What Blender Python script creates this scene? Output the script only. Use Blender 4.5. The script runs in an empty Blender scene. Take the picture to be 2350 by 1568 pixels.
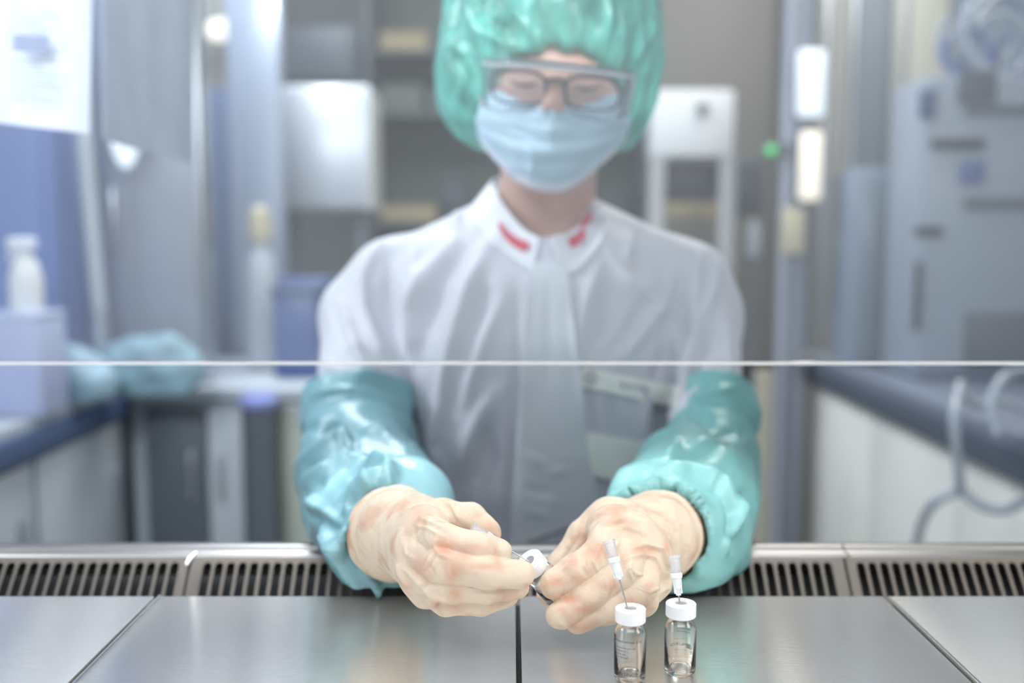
import bpy, bmesh, math, random
import numpy as np
from mathutils import Vector, Matrix
from mathutils.bvhtree import BVHTree
sc = bpy.context.scene
COL = sc.collection
random.seed(4); np.random.seed(4)

# ------------------------------------------------------------------ camera
F = 2350 * 35.0 / 36.0
PITCH = math.radians(5.85)
ZT = 0.90                                   # height of the steel worktop
CAM = np.array([0.0, 0.0, ZT + 0.226])
FW = np.array([0, math.cos(PITCH), -math.sin(PITCH)])
UP = np.array([0, math.sin(PITCH), math.cos(PITCH)])
RT = np.array([1.0, 0, 0])
cd = bpy.data.cameras.new('camera'); cam = bpy.data.objects.new('camera', cd); COL.objects.link(cam)
cd.lens = 35; cd.sensor_width = 36; cd.clip_start = 0.02; cd.clip_end = 60
cam.location = CAM; cam.rotation_euler = (math.pi / 2 - PITCH, 0, 0)
cd.dof.use_dof = True; cd.dof.focus_distance = 0.533; cd.dof.aperture_fstop = 3.3; cd.dof.aperture_blades = 0
sc.camera = cam

# ------------------------------------------------------------------ light
sc.view_settings.view_transform = 'Standard'; sc.view_settings.look = 'None'
sc.cycles.transparent_max_bounces = 40; sc.view_settings.gamma = 1.0; sc.view_settings.use_curve_mapping = False
sc.view_settings.exposure = 0.14
w = bpy.data.worlds.new('world'); sc.world = w; w.use_nodes = True
w.node_tree.nodes['Background'].inputs[0].default_value = (0.86, 0.93, 1.0, 1)
w.node_tree.nodes['Background'].inputs[1].default_value = 0.52

def area(name, loc, target, size, size_y, power, color=(1, 1, 1), spread=180):
    l = bpy.data.lights.new(name, 'AREA'); l.shape = 'RECTANGLE'; l.size = size; l.size_y = size_y
    l.energy = power; l.color = color; l.spread = math.radians(spread)
    o = bpy.data.objects.new(name, l); COL.objects.link(o); o.location = loc
    o.rotation_euler = (Vector(target) - Vector(loc)).to_track_quat('-Z', 'Y').to_euler()
    return o
area('cabinet_lamp', (-0.05, 0.42, 1.78), (0.0, 0.62, 0.9), 1.1, 0.12, 2.0, (1.0, 0.98, 0.95))
area('window_light', (-0.95, 0.80, 1.75), (-0.05, 0.95, 1.08), 0.35, 0.35, 8.5, (0.90, 0.95, 1.0))
area('front_fill', (0.0, -0.25, 2.05), (0.0, 1.0, 0.95), 1.3, 0.4, 8.5, (0.96, 0.98, 1.0))  # fill added behind and above the camera to lift the torso
area('torso_fill', (0.05, 0.64, 1.52), (0.03, 0.94, 0.98), 0.9, 0.05, 2.3, (0.97, 0.98, 1.0), 72)  # narrow fill added before the pane to brighten the torso
area('sheet_fill', (-0.62, 0.30, 1.75), (-0.46, 0.98, 1.30), 0.2, 0.2, 2.6, (0.92, 0.95, 1.0), 60)  # fill added to whiten the sheets at top left
area('right_fill', (1.1, 0.2, 1.7), (0.1, 0.92, 0.97), 0.4, 0.5, 6.0, (1.0, 0.95, 0.86))  # fill added at right to lift the lower torso
area('room_lamp_left', (-0.7, 2.6, 2.62), (-0.7, 2.7, 0), 0.5, 1.4, 46.0, (0.88, 0.94, 1.0))
area('room_lamp_right', (0.9, 2.8, 2.62), (0.9, 2.8, 0), 0.5, 1.4, 27.0, (1.0, 0.97, 0.9))

# ------------------------------------------------------------------ helpers
def K(px, py):
    return FW + (px - 1175) / F * RT + (784 - py) / F * UP
def P(px, py, D):                            # pixel of the photo + distance from the camera plane -> point of the place
    return CAM + D * K(px, py)
def project(V):
    q = V - CAM
    d = q @ FW
    return 1175 + F * (q @ RT) / d, 784 - F * (q @ UP) / d, d
def PY(px, py, y):                           # same, on the vertical plane at world distance y
    k = K(px, py); return CAM + k * (y / k[1])
def PZ(px, py, z):                           # same, on the horizontal plane z
    k = K(px, py); return CAM + k * ((z - CAM[2]) / k[2])

def tag(o, label=None, cat=None, group=None, kind=None):
    if label: o['label'] = label
    if cat: o['category'] = cat
    if group: o['group'] = group
    if kind: o['kind'] = kind
    return o
def empty(name, loc, rot=(0, 0, 0), parent=None):
    o = bpy.data.objects.new(name, None); COL.objects.link(o); o.location = loc; o.rotation_euler = rot
    o.empty_display_size = 0.02
    if parent: o.parent = parent
    return o
def link_mesh(name, me, m=None, parent=None, smooth=True):
    o = bpy.data.objects.new(name, me); COL.objects.link(o)
    if m is not None: me.materials.append(m)
    if smooth and len(me.polygons): me.polygons.foreach_set('use_smooth', np.ones(len(me.polygons), dtype=bool))
    if parent: adopt(o, parent)
    return o
def world_matrix(o):
    return (world_matrix(o.parent) @ o.matrix_parent_inverse if o.parent else Matrix()) @ o.matrix_basis
def adopt(o, parent):                        # parent, keeping the vertices where they are in the world
    o.parent = parent; o.matrix_parent_inverse = world_matrix(parent).inverted()
def np_mesh(name, V, Fc):
    me = bpy.data.meshes.new(name)
    me.from_pydata([tuple(map(float, v)) for v in V], [], [tuple(map(int, f)) for f in Fc])
    me.update(); return me
def obj(name, V, Fc, m=None, parent=None, smooth=True):
    return link_mesh(name, np_mesh(name, V, Fc), m, parent, smooth)

class MB:                                    # collects simple shapes of ONE part
    def __init__(s): s.bm = bmesh.new()
    def box(s, a, b, bev=0.0, rot=None, org=None):
        a = Vector(a); b = Vector(b)
        r = bmesh.ops.create_cube(s.bm, size=1)
        vs = r['verts']
        for v in vs:
            v.co = Vector([(a[i] + b[i]) / 2 + v.co[i] * abs(b[i] - a[i]) for i in range(3)])
        if bev > 0:
            es = list({e for v in vs for e in v.link_edges})
            r2 = bmesh.ops.bevel(s.bm, geom=es, offset=bev, segments=2, affect='EDGES', profile=0.5)
            vs = list({v for f in r2['faces'] for v in f.verts} | {v for v in vs if v.is_valid})
        if rot is not None:
            bmesh.ops.rotate(s.bm, verts=vs, cent=Vector(org), matrix=rot)
        return s
    def tube(s, pts, r, n=12, cap=True):
        pts = [Vector(p) for p in pts]; N = len(pts)
        rs = r if isinstance(r, (list, tuple)) else [r] * N
        rings = []; prev = None
        for i, p in enumerate(pts):
            t = (pts[min(i + 1, N - 1)] - pts[max(i - 1, 0)]).normalized()
            if prev is None:
                a = Vector((0, 0, 1)) if abs(t.z) < 0.9 else Vector((1, 0, 0))
                u = t.cross(a).normalized()
            else:
                u = (prev - t * prev.dot(t)).normalized()
            prev = u; v = t.cross(u)
            rings.append([s.bm.verts.new(p + (u * math.cos(2 * math.pi * k / n) + v * math.sin(2 * math.pi * k / n)) * rs[i]) for k in range(n)])
        for i in range(N - 1):
            for k in range(n):
                s.bm.faces.new((rings[i][k], rings[i][(k + 1) % n], rings[i + 1][(k + 1) % n], rings[i + 1][k]))
        if cap:
            s.bm.faces.new(rings[0][::-1]); s.bm.faces.new(rings[-1])
        return s
    def lathe(s, prof, n=48, M=None, close=False):
        M = M or Matrix(); rings = []
        for (r, z) in prof:
            if r < 1e-7: rings.append([s.bm.verts.new(M @ Vector((0, 0, z)))])
            else: rings.append([s.bm.verts.new(M @ Vector((r * math.cos(2 * math.pi * k / n), r * math.sin(2 * math.pi * k / n), z))) for k in range(n)])
        prs = list(zip(rings[:-1], rings[1:]))
        if close: prs.append((rings[-1], rings[0]))
        for A, B in prs:
            for k in range(n):
                a0, a1 = A[k % len(A)], A[(k + 1) % len(A)]
                b0, b1 = B[k % len(B)], B[(k + 1) % len(B)]
                q = []
                for v in (a0, a1, b1, b0):
                    if v not in q: q.append(v)
                if len(q) > 2: s.bm.faces.new(q)
        return s
    def prism(s, poly, z0, z1, M=None):      # polygon in xy extruded along z
        M = M or Matrix()
        A = [s.bm.verts.new(M @ Vector((x, y, z0))) for x, y in poly]
        B = [s.bm.verts.new(M @ Vector((x, y, z1))) for x, y in poly]
        n = len(poly)
        s.bm.faces.new(A[::-1]); s.bm.faces.new(B)
        for i in range(n): s.bm.faces.new((A[i], A[(i + 1) % n], B[(i + 1) % n], B[i]))
        return s
    def build(s, name, m, parent=None, smooth=True, angle=35):
        bmesh.ops.recalc_face_normals(s.bm, faces=s.bm.faces)
        if smooth:
            for e in s.bm.edges:
                if len(e.link_faces) == 2 and e.calc_face_angle(0) > math.radians(angle): e.smooth = False
        me = bpy.data.meshes.new(name); s.bm.to_mesh(me); s.bm.free()
        return link_mesh(name, me, m, parent, smooth)

# ---- numpy value noise
_R = np.random.RandomState(11).rand(64, 64, 64).astype(np.float32)
def vnoise(Pn):
    Pn = np.asarray(Pn, dtype=np.float64)
    i = np.floor(Pn).astype(int); f = Pn - i; f = f * f * (3 - 2 * f)
    def g(a, b, c): return _R[(i[:, 0] + a) & 63, (i[:, 1] + b) & 63, (i[:, 2] + c) & 63]
    x00 = g(0,0,0)*(1-f[:,0]) + g(1,0,0)*f[:,0]; x10 = g(0,1,0)*(1-f[:,0]) + g(1,1,0)*f[:,0]
    x01 = g(0,0,1)*(1-f[:,0]) + g(1,0,1)*f[:,0]; x11 = g(0,1,1)*(1-f[:,0]) + g(1,1,1)*f[:,0]
    y0 = x00*(1-f[:,1]) + x10*f[:,1]; y1 = x01*(1-f[:,1]) + x11*f[:,1]
    return (y0*(1-f[:,2]) + y1*f[:,2]) * 2 - 1
def worley(Pn):                              # distance to the nearest scattered point: pits with sharp ridges, like crumpled cloth
    Pn = np.asarray(Pn, float); i = np.floor(Pn).astype(int); best = np.full(len(Pn), 9.0)
    for a in (-1, 0, 1):
        for b in (-1, 0, 1):
            for c in (-1, 0, 1):
                q = i + (a, b, c); x, y, z = q[:, 0] & 63, q[:, 1] & 63, q[:, 2] & 63
                d = (q[:, 0] + _R[x, y, z] - Pn[:, 0])**2 + (q[:, 1] + _R[y, z, x] - Pn[:, 1])**2 + (q[:, 2] + _R[z, x, y] - Pn[:, 2])**2
                best = np.minimum(best, d)
    return np.sqrt(best)
def ridge(Pn): return 1 - np.abs(vnoise(Pn)) * 2
def sstep(a, b, x):
    t = np.clip((x - a) / (b - a), 0, 1); return t * t * (3 - 2 * t)

# ---- signed-distance modelling of the soft shapes
def smin(a, b, k):
    h = np.clip(0.5 + 0.5 * (b - a) / k, 0, 1)
    return b + (a - b) * h - k * h * (1 - h)
class Field:
    def __init__(s, lo, hi, vox):
        s.lo = np.array(lo, float); s.vox = vox
        s.n = np.ceil((np.array(hi) - s.lo) / vox).astype(int) + 1
        s.ax = [s.lo[i] + vox * np.arange(s.n[i]) for i in range(3)]
        s.d = np.full(s.n, 1.0, np.float32)
    def like(s):
        g = Field.__new__(Field); g.lo = s.lo; g.vox = s.vox; g.n = s.n; g.ax = s.ax; g.d = np.full(s.n, 1.0, np.float32); return g
    def sub(s, lo, hi):
        a = np.clip(np.floor((np.array(lo) - s.lo) / s.vox).astype(int), 0, s.n - 1)
        b = np.clip(np.ceil((np.array(hi) - s.lo) / s.vox).astype(int) + 1, 1, s.n)
        sl = tuple(slice(a[i], b[i]) for i in range(3))
        X, Y, Z = np.meshgrid(*[s.ax[i][sl[i]] for i in range(3)], indexing='ij', sparse=True)
        return sl, X, Y, Z
    def cap(s, p, q, r1, r2, k=0.004, op='u'):
        p = np.array(p); q = np.array(q); m = max(r1, r2) + max(k, 0.004) * 2 + s.vox * 3
        sl, X, Y, Z = s.sub(np.minimum(p, q) - m, np.maximum(p, q) + m)
        ba = q - p; L = max(float(ba @ ba), 1e-12)
        h = np.clip(((X - p[0]) * ba[0] + (Y - p[1]) * ba[1] + (Z - p[2]) * ba[2]) / L, 0, 1)
        d = np.sqrt((X - p[0] - h * ba[0])**2 + (Y - p[1] - h * ba[1])**2 + (Z - p[2] - h * ba[2])**2) - (r1 + (r2 - r1) * h)
        if op == 'u': s.d[sl] = smin(s.d[sl], d.astype(np.float32), k)
        else: s.d[sl] = -smin(-s.d[sl], d.astype(np.float32), k)
        return s
    def ell(s, c, r, k=0.004, op='u', rot=None):
        c = np.array(c); r = np.array(r); m = max(r) + k * 2 + s.vox * 3
        sl, X, Y, Z = s.sub(c - m, c + m)
        x, y, z = X - c[0], Y - c[1], Z - c[2]
        if rot is not None:
            Rm = np.array(rot.to_3x3())
            x, y, z = (Rm[0,0]*x + Rm[1,0]*y + Rm[2,0]*z, Rm[0,1]*x + Rm[1,1]*y + Rm[2,1]*z, Rm[0,2]*x + Rm[1,2]*y + Rm[2,2]*z)
        k0 = np.sqrt((x / r[0])**2 + (y / r[1])**2 + (z / r[2])**2)
        k1 = np.sqrt((x / r[0]**2)**2 + (y / r[1]**2)**2 + (z / r[2]**2)**2) + 1e-9
        d = (k0 * (k0 - 1) / k1)
        d = np.where(k0 < 0.2, -min(r), d)
        if op == 'u': s.d[sl] = smin(s.d[sl], d.astype(np.float32), k)
        else: s.d[sl] = -smin(-s.d[sl], d.astype(np.float32), k)
        return s
    def mesh(s, smooth=2):
        d = s.d; g = (d < 0)
        d[0], d[-1] = np.maximum(d[0], 1e-4), np.maximum(d[-1], 1e-4)
        d[:, 0] = np.maximum(d[:, 0], 1e-4); d[:, -1] = np.maximum(d[:, -1], 1e-4)
        d[:, :, 0] = np.maximum(d[:, :, 0], 1e-4); d[:, :, -1] = np.maximum(d[:, :, -1], 1e-4)
        g = (d < 0)
        c = np.zeros(np.array(d.shape) - 1, np.int8)
        for a in (0, 1):
            for b in (0, 1):
                for e in (0, 1):
                    c += g[a:d.shape[0]-1+a, b:d.shape[1]-1+b, e:d.shape[2]-1+e]
        act = (c > 0) & (c < 8)
        I, J, Kk = np.nonzero(act); n = len(I)
        idx = np.full(act.shape, -1, np.int64); idx[I, J, Kk] = np.arange(n)
        pos = np.zeros((n, 3)); cnt = np.zeros(n)
        for ax in range(3):
            for u in (0, 1):
                for v in (0, 1):
                    a = [0, 0, 0]; o = [i for i in range(3) if i != ax]; a[o[0]] = u; a[o[1]] = v
                    b = list(a); b[ax] = 1
                    da = d[I+a[0], J+a[1], Kk+a[2]]; db = d[I+b[0], J+b[1], Kk+b[2]]
                    m = (da < 0) != (db < 0)
                    t = np.where(m, da / np.where(m, da - db, 1), 0)
                    pos[m, ax] += t[m]; pos[m, o[0]] += u; pos[m, o[1]] += v; cnt[m] += 1
        V = (np.stack([I, J, Kk], 1) + pos / cnt[:, None]) * s.vox + s.lo
        faces = []
        for ax in range(3):
            o = [(1, 2), (2, 0), (0, 1)][ax]
            s0 = [slice(None)] * 3; s1 = [slice(None)] * 3
            s0[ax] = slice(0, -1); s1[ax] = slice(1, None)
            for q in o: s0[q] = slice(1, -1); s1[q] = slice(1, -1)
            A = g[tuple(s0)]; B = g[tuple(s1)]
            ii = np.stack(np.nonzero(A != B), 1); flip = A[tuple(ii.T)]
            off = np.zeros(3, int); off[o[0]] = 1; off[o[1]] = 1
            base = ii + off
            e0 = np.zeros(3, int); e0[o[0]] = 1; e1 = np.zeros(3, int); e1[o[1]] = 1
            q = [idx[tuple((base - e0 - e1).T)], idx[tuple((base - e1).T)], idx[tuple(base.T)], idx[tuple((base - e0).T)]]
            Q = np.stack(q, 1); Q[~flip] = Q[~flip][:, ::-1]
            faces.append(Q)
        Fc = np.concatenate(faces); Fc = Fc[(Fc >= 0).all(1)]
        return lap(V, Fc, smooth), Fc
def lap(V, Fc, it, w=0.6):
    if it <= 0: return V
    E = np.concatenate([Fc[:, [0, 1]], Fc[:, [1, 2]], Fc[:, [2, 3]], Fc[:, [3, 0]]])
    n = len(V); deg = np.bincount(E[:, 0], minlength=n).astype(float); deg[deg == 0] = 1
    for _ in range(it):
        S = np.stack([np.bincount(E[:, 0], V[E[:, 1], i], minlength=n) for i in range(3)], 1) / deg[:, None]
        V = V + (S - V) * w
    return V
def vnorm(V, Fc):
    N = np.cross(V[Fc[:, 2]] - V[Fc[:, 0]], V[Fc[:, 3]] - V[Fc[:, 1]])
    n = len(V); O = np.zeros((n, 3))
    for j in range(4):
        for i in range(3): O[:, i] += np.bincount(Fc[:, j], N[:, i], minlength=n)
    return O / (np.linalg.norm(O, axis=1)[:, None] + 1e-12)
# folds: every fold is a polyline traced on the cloth, raised or sunk along the normal of the cloth
def folds(V, N, lines):
    u, v, D = project(V)
    view = V - CAM; view /= np.linalg.norm(view, axis=1)[:, None]
    front = np.clip(-(view * N).sum(1) * 2.5 + 0.15, 0, 1)
    disp = np.zeros(len(V))
    for ln in lines:
        pts, wd, amp = ln[0], ln[1], ln[2]
        dr = ln[3] if len(ln) > 3 else (0, 9)
        x0, x1 = min(p[0] for p in pts) - wd * 4, max(p[0] for p in pts) + wd * 4
        y0, y1 = min(p[1] for p in pts) - wd * 4, max(p[1] for p in pts) + wd * 4
        m = np.nonzero((u > x0) & (u < x1) & (v > y0) & (v < y1) & (D > dr[0]) & (D < dr[1]))[0]
        if not len(m): continue
        best = np.full(len(m), 1e9); tt = np.zeros(len(m)); n = len(pts) - 1
        for i in range(n):
            a = np.array(pts[i], float); b = np.array(pts[i + 1], float); ab = b - a
            t = np.clip(((u[m] - a[0]) * ab[0] + (v[m] - a[1]) * ab[1]) / (ab @ ab), 0, 1)
            d = np.hypot(u[m] - a[0] - t * ab[0], v[m] - a[1] - t * ab[1])
            q = d < best; best[q] = d[q]; tt[q] = (i + t[q]) / n
        taper = np.clip(np.sin(np.pi * np.clip(tt, 0.04, 0.96)), 0, 1) ** 0.5
        e = best / wd
        disp[m] += amp * 0.001 * taper * np.exp(-e * e)
    return disp * front
def sharp(V, N, lines):                      # crisp folded ridges
    u, v, D = project(V)
    view = V - CAM; view /= np.linalg.norm(view, axis=1)[:, None]
    front = np.clip(-(view * N).sum(1) * 2.5 + 0.15, 0, 1)
    disp = np.zeros(len(V))
    for pts, wd, amp in lines:
        best = np.full(len(V), 1e9); tt = np.zeros(len(V)); n = len(pts) - 1
        for i in range(n):
            a = np.array(pts[i], float); b = np.array(pts[i + 1], float); ab = b - a
            t = np.clip(((u - a[0]) * ab[0] + (v - a[1]) * ab[1]) / (ab @ ab), 0, 1)
            d = np.hypot(u - a[0] - t * ab[0], v - a[1] - t * ab[1])
            q = d < best; best[q] = d[q]; tt[q] = (i + t[q]) / n
        taper = np.clip(np.sin(np.pi * np.clip(tt, 0.03, 0.97)), 0, 1) ** 0.5
        disp += amp * 0.001 * taper * np.clip(1 - best / wd, 0, 1)
    return disp * front
def catmull(pts, n):
    pts = [np.array(p, float) for p in pts]
    if len(pts) == 2: return [pts[0] + (pts[1] - pts[0]) * t for t in np.linspace(0, 1, n)]
    Q = [2 * pts[0] - pts[1]] + pts + [2 * pts[-1] - pts[-2]]; out = []
    for s in np.linspace(0, len(pts) - 1 - 1e-9, n):
        i = int(s); t = s - i; a, b, c, d = Q[i:i + 4]
        out.append(0.5 * ((2 * b) + (c - a) * t + (2*a - 5*b + 4*c - d) * t*t + (-a + 3*b - 3*c + d) * t**3))
    return out
def solid_grid(name, G, thick, m, parent=None, disp=None, off=None):   # G[i][j] points -> a thin sheet with real thickness
    G = np.array(G); nu, nv = G.shape[:2]
    V = G.reshape(-1, 3)
    Fc = np.array([[i*nv+j, (i+1)*nv+j, (i+1)*nv+j+1, i*nv+j+1] for i in range(nu-1) for j in range(nv-1)])
    N = vnorm(V, Fc)
    if (N * (CAM - V)).sum() < 0: Fc = Fc[:, ::-1]; N = -N
    if disp is not None: V = V + N * disp(V, N)[:, None]; N = vnorm(V, Fc)
    W = V - N * thick; n = len(V)
    rim = []
    edge = [i*nv for i in range(nu)] + [(nu-1)*nv+j for j in range(1, nv)] + [i*nv+nv-1 for i in range(nu-2, -1, -1)] + [j for j in range(nv-2, 0, -1)]
    for a, b in zip(edge, edge[1:] + edge[:1]): rim.append([a, b, b + n, a + n])
    Fa = np.concatenate([Fc, Fc[:, ::-1] + n, np.array(rim)])
    me = np_mesh(name, np.concatenate([V, W]), Fa)
    bm = bmesh.new(); bm.from_mesh(me); bmesh.ops.recalc_face_normals(bm, faces=bm.faces)
    for e in bm.edges:
        if len(e.link_faces) == 2 and e.calc_face_angle(0) > 0.9: e.smooth = False
    bm.to_mesh(me); bm.free()
    return link_mesh(name, me, m, parent)

# ------------------------------------------------------------------ materials
def new_mat(name):
    m = bpy.data.materials.new(name); m.use_nodes = True
    nt = m.node_tree; b = nt.nodes['Principled BSDF']; return m, nt, b
def rgb(r, g, bb):                            # sRGB 0-255 -> linear
    f = lambda c: (c/255/12.92) if c/255 <= 0.04045 else ((c/255 + 0.055)/1.055)**2.4
    return (f(r), f(g), f(bb), 1)
def plain(name, c, rough=0.5, metal=0.0, var=0.06, scale=30, bump=0.0, bscale=200, stretch=(1, 1, 1), coat=0, spec=0.5, sss=0, trans=0, aniso=0, sheen=0):
    m, nt, b = new_mat(name); N = nt.nodes; L = nt.links
    tc = N.new('ShaderNodeTexCoord'); mp = N.new('ShaderNodeMapping'); L.new(tc.outputs['Object'], mp.inputs[0])
    mp.inputs['Scale'].default_value = stretch
    ns = N.new('ShaderNodeTexNoise'); ns.inputs['Scale'].default_value = scale; ns.inputs['Detail'].default_value = 4
    L.new(mp.outputs[0], ns.inputs['Vector'])
    mx = N.new('ShaderNodeMix'); mx.data_type = 'RGBA'
    mx.inputs[6].default_value = tuple(min(1, x * (1 - var)) for x in c[:3]) + (1,)
    mx.inputs[7].default_value = tuple(min(1, x * (1 + var)) for x in c[:3]) + (1,)
    L.new(ns.outputs['Fac'], mx.inputs[0]); L.new(mx.outputs[2], b.inputs['Base Color'])
    b.inputs['Roughness'].default_value = rough; b.inputs['Metallic'].default_value = metal
    b.inputs['Specular IOR Level'].default_value = spec
    b.inputs['Coat Weight'].default_value = coat; b.inputs['Anisotropic'].default_value = aniso
    b.inputs['Sheen Weight'].default_value = sheen
    if sss: b.inputs['Subsurface Weight'].default_value = sss; b.inputs['Subsurface Radius'].default_value = (1, .5, .3); b.inputs['Subsurface Scale'].default_value = 0.004
    if bump:
        n2 = N.new('ShaderNodeTexNoise'); n2.inputs['Scale'].default_value = bscale; n2.inputs['Detail'].default_value = 3
        L.new(mp.outputs[0], n2.inputs['Vector'])
        bp = N.new('ShaderNodeBump'); bp.inputs['Strength'].default_value = bump; bp.inputs['Distance'].default_value = 0.001
        L.new(n2.outputs['Fac'], bp.inputs['Height']); L.new(bp.outputs[0], b.inputs['Normal'])
    return m
def steel(name, c, rough, bump=0.04):
    m = plain(name, c, rough, 1.0, 0.05, 40, bump, 60, (1, 40, 40)); return m
def clear(name, tint=(1, 1, 1, 1), gloss_rough=0.02, haze=0.05, haze_col=(0.9, 0.95, 1, 1), ior=1.45, back=False):
    m = bpy.data.materials.new(name); m.use_nodes = True; nt = m.node_tree; N = nt.nodes; L = nt.links; N.clear()
    out = N.new('ShaderNodeOutputMaterial'); tr = N.new('ShaderNodeBsdfTransparent'); tr.inputs[0].default_value = tint
    gl = N.new('ShaderNodeBsdfGlossy'); gl.inputs['Roughness'].default_value = gloss_rough
    fr = N.new('ShaderNodeFresnel'); fr.inputs[0].default_value = ior
    df = N.new('ShaderNodeBsdfDiffuse'); df.inputs[0].default_value = haze_col
    if back:                                 # cloudy plastic lights up from either side
        d1 = df; tl = N.new('ShaderNodeBsdfTranslucent'); tl.inputs[0].default_value = haze_col
        df = N.new('ShaderNodeMixShader'); L.new(d1.outputs[0], df.inputs[1]); L.new(tl.outputs[0], df.inputs[2])
    m1 = N.new('ShaderNodeMixShader'); L.new(fr.outputs[0], m1.inputs[0]); L.new(tr.outputs[0], m1.inputs[1]); L.new(gl.outputs[0], m1.inputs[2])
    m2 = N.new('ShaderNodeMixShader')
    ns = N.new('ShaderNodeTexNoise'); ns.inputs['Scale'].default_value = 3
    mr = N.new('ShaderNodeMapRange'); mr.inputs[3].default_value = haze * 0.6; mr.inputs[4].default_value = haze * 1.4
    L.new(ns.outputs['Fac'], mr.inputs[0]); L.new(mr.outputs[0], m2.inputs[0])
    L.new(m1.outputs[0], m2.inputs[1]); L.new(df.outputs[0], m2.inputs[2]); L.new(m2.outputs[0], out.inputs[0])
    return m
def emis(name, c, s):
    m, nt, b = new_mat(name)
    b.inputs['Base Color'].default_value = c; b.inputs['Emission Color'].default_value = c; b.inputs['Emission Strength'].default_value = s
    return m
def glass(name, rough=0.0, c=(1, 1, 1, 1), ior=1.42):
    m, nt, b = new_mat(name); b.inputs['Base Color'].default_value = c
    b.inputs['Transmission Weight'].default_value = 1; b.inputs['Roughness'].default_value = rough; b.inputs['IOR'].default_value = ior
    ns = nt.nodes.new('ShaderNodeTexNoise'); ns.inputs['Scale'].default_value = 60
    bp = nt.nodes.new('ShaderNodeBump'); bp.inputs['Strength'].default_value = 0.03; bp.inputs['Distance'].default_value = 0.001
    nt.links.new(ns.outputs['Fac'], bp.inputs['Height']); nt.links.new(bp.outputs[0], b.inputs['Normal'])
    return m
M = {}
M['worktop'] = steel('brushed_worktop_steel', (0.90, 0.89, 0.85, 1), 0.17, 0.08); M['worktop'].node_tree.nodes['Principled BSDF'].inputs['Metallic'].default_value = 0.76
M['edge'] = steel('polished_steel_edge', (0.92, 0.92, 0.95, 1), 0.34, 0.0)
M['grille'] = steel('grille_steel', (0.12, 0.11, 0.10, 1), 0.5, 0.02)
M['rail'] = steel('rail_steel', (0.30, 0.295, 0.29, 1), 0.38, 0.03)
M['dark'] = plain('dark_duct_metal', rgb(38, 42, 46), 0.6, 0.3)
M['duct'] = plain('duct_wall_metal', rgb(84, 84, 84), 0.5, 0.3)

def glove_mat():
    m, nt, b = new_mat('latex_glove'); N = nt.nodes; L = nt.links
    tc = N.new('ShaderNodeTexCoord')
    n1 = N.new('ShaderNodeTexNoise'); n1.inputs['Scale'].default_value = 55; n1.inputs['Detail'].default_value = 2.0; n1.inputs['Distortion'].default_value = 0.4
    L.new(tc.outputs['Object'], n1.inputs['Vector'])
    cr = N.new('ShaderNodeValToRGB'); e = cr.color_ramp.elements
    e[0].position = 0.5; e[0].color = rgb(222, 204, 183); e[1].position = 0.72; e[1].color = rgb(206, 170, 146)
    L.new(n1.outputs['Fac'], cr.inputs[0])
    at = N.new('ShaderNodeAttribute'); at.attribute_name = 'skin_shows'
    mx = N.new('ShaderNodeMix'); mx.data_type = 'RGBA'
    L.new(at.outputs['Fac'], mx.inputs[0]); L.new(cr.outputs[0], mx.inputs[6]); mx.inputs[7].default_value = rgb(208, 150, 124)
    L.new(mx.outputs[2], b.inputs['Base Color'])
    b.inputs['Roughness'].default_value = 0.5; b.inputs['Specular IOR Level'].default_value = 0.35
    b.inputs['Subsurface Weight'].default_value = 0.12; b.inputs['Subsurface Radius'].default_value = (1, .55, .35); b.inputs['Subsurface Scale'].default_value = 0.0015
    n2 = N.new('ShaderNodeTexNoise'); n2.inputs['Scale'].default_value = 260; n2.inputs['Detail'].default_value = 4
    L.new(tc.outputs['Object'], n2.inputs['Vector'])
    wv = N.new('ShaderNodeTexNoise'); wv.inputs['Scale'].default_value = 90; wv.inputs['Detail'].default_value = 3; wv.inputs['Distortion'].default_value = 1.5
    L.new(tc.outputs['Object'], wv.inputs['Vector'])
    ad = N.new('ShaderNodeMath'); ad.operation = 'MULTIPLY_ADD'; ad.inputs[1].default_value = 0.25
    L.new(n2.outputs['Fac'], ad.inputs[0]); L.new(wv.outputs['Fac'], ad.inputs[2])
    bp = N.new('ShaderNodeBump'); bp.inputs['Strength'].default_value = 0.6; bp.inputs['Distance'].default_value = 0.0012
    L.new(ad.outputs[0], bp.inputs['Height']); L.new(bp.outputs[0], b.inputs['Normal'])
    return m
M['glove'] = glove_mat()
M['jacket'] = plain('white_polyester', rgb(206, 206, 217), 0.55, 0, 0.02, 6, 0.15, 900, sheen=0.3)
M['placket'] = plain('white_placket', rgb(214, 217, 225), 0.55, 0, 0.03, 8, 0.2, 500, (0.3, 1, 3), sheen=0.2)
M['collar'] = plain('white_collar', rgb(236, 237, 245), 0.6, 0, 0.02, 8)
M['red'] = plain('red_tape', rgb(214, 62, 92), 0.6, 0, 0.05, 30)
M['tape'] = plain('white_tape', rgb(244, 244, 240), 0.6, 0, 0.03, 30)
M['ink'] = plain('black_print', rgb(40, 40, 46), 0.5)
M['greyink'] = plain('grey_print', rgb(150, 155, 175), 0.5)
def sleeve_mat(name, c1, c2, rough=0.42):
    m = plain(name, c1, rough, 0, 0.05, 12, 0.25, 120, spec=0.6)
    b = m.node_tree.nodes['Principled BSDF']; b.inputs['Coat Weight'].default_value = 0.12; b.inputs['Coat Roughness'].default_value = 0.3
    return m
M['sleeve'] = sleeve_mat('turquoise_sleeve', rgb(126, 172, 181), None)
M['sleeve2'] = sleeve_mat('aqua_sleeve', rgb(122, 180, 180), None, 0.42)
M['skin'] = plain('skin', rgb(208, 166, 150), 0.5, 0, 0.05, 20, 0.1, 300, sss=0.3)
M['hair'] = plain('brown_hair', rgb(74, 56, 50), 0.5, 0, 0.3, 40, 0.6, 80, (1, 1, 0.2))
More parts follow.
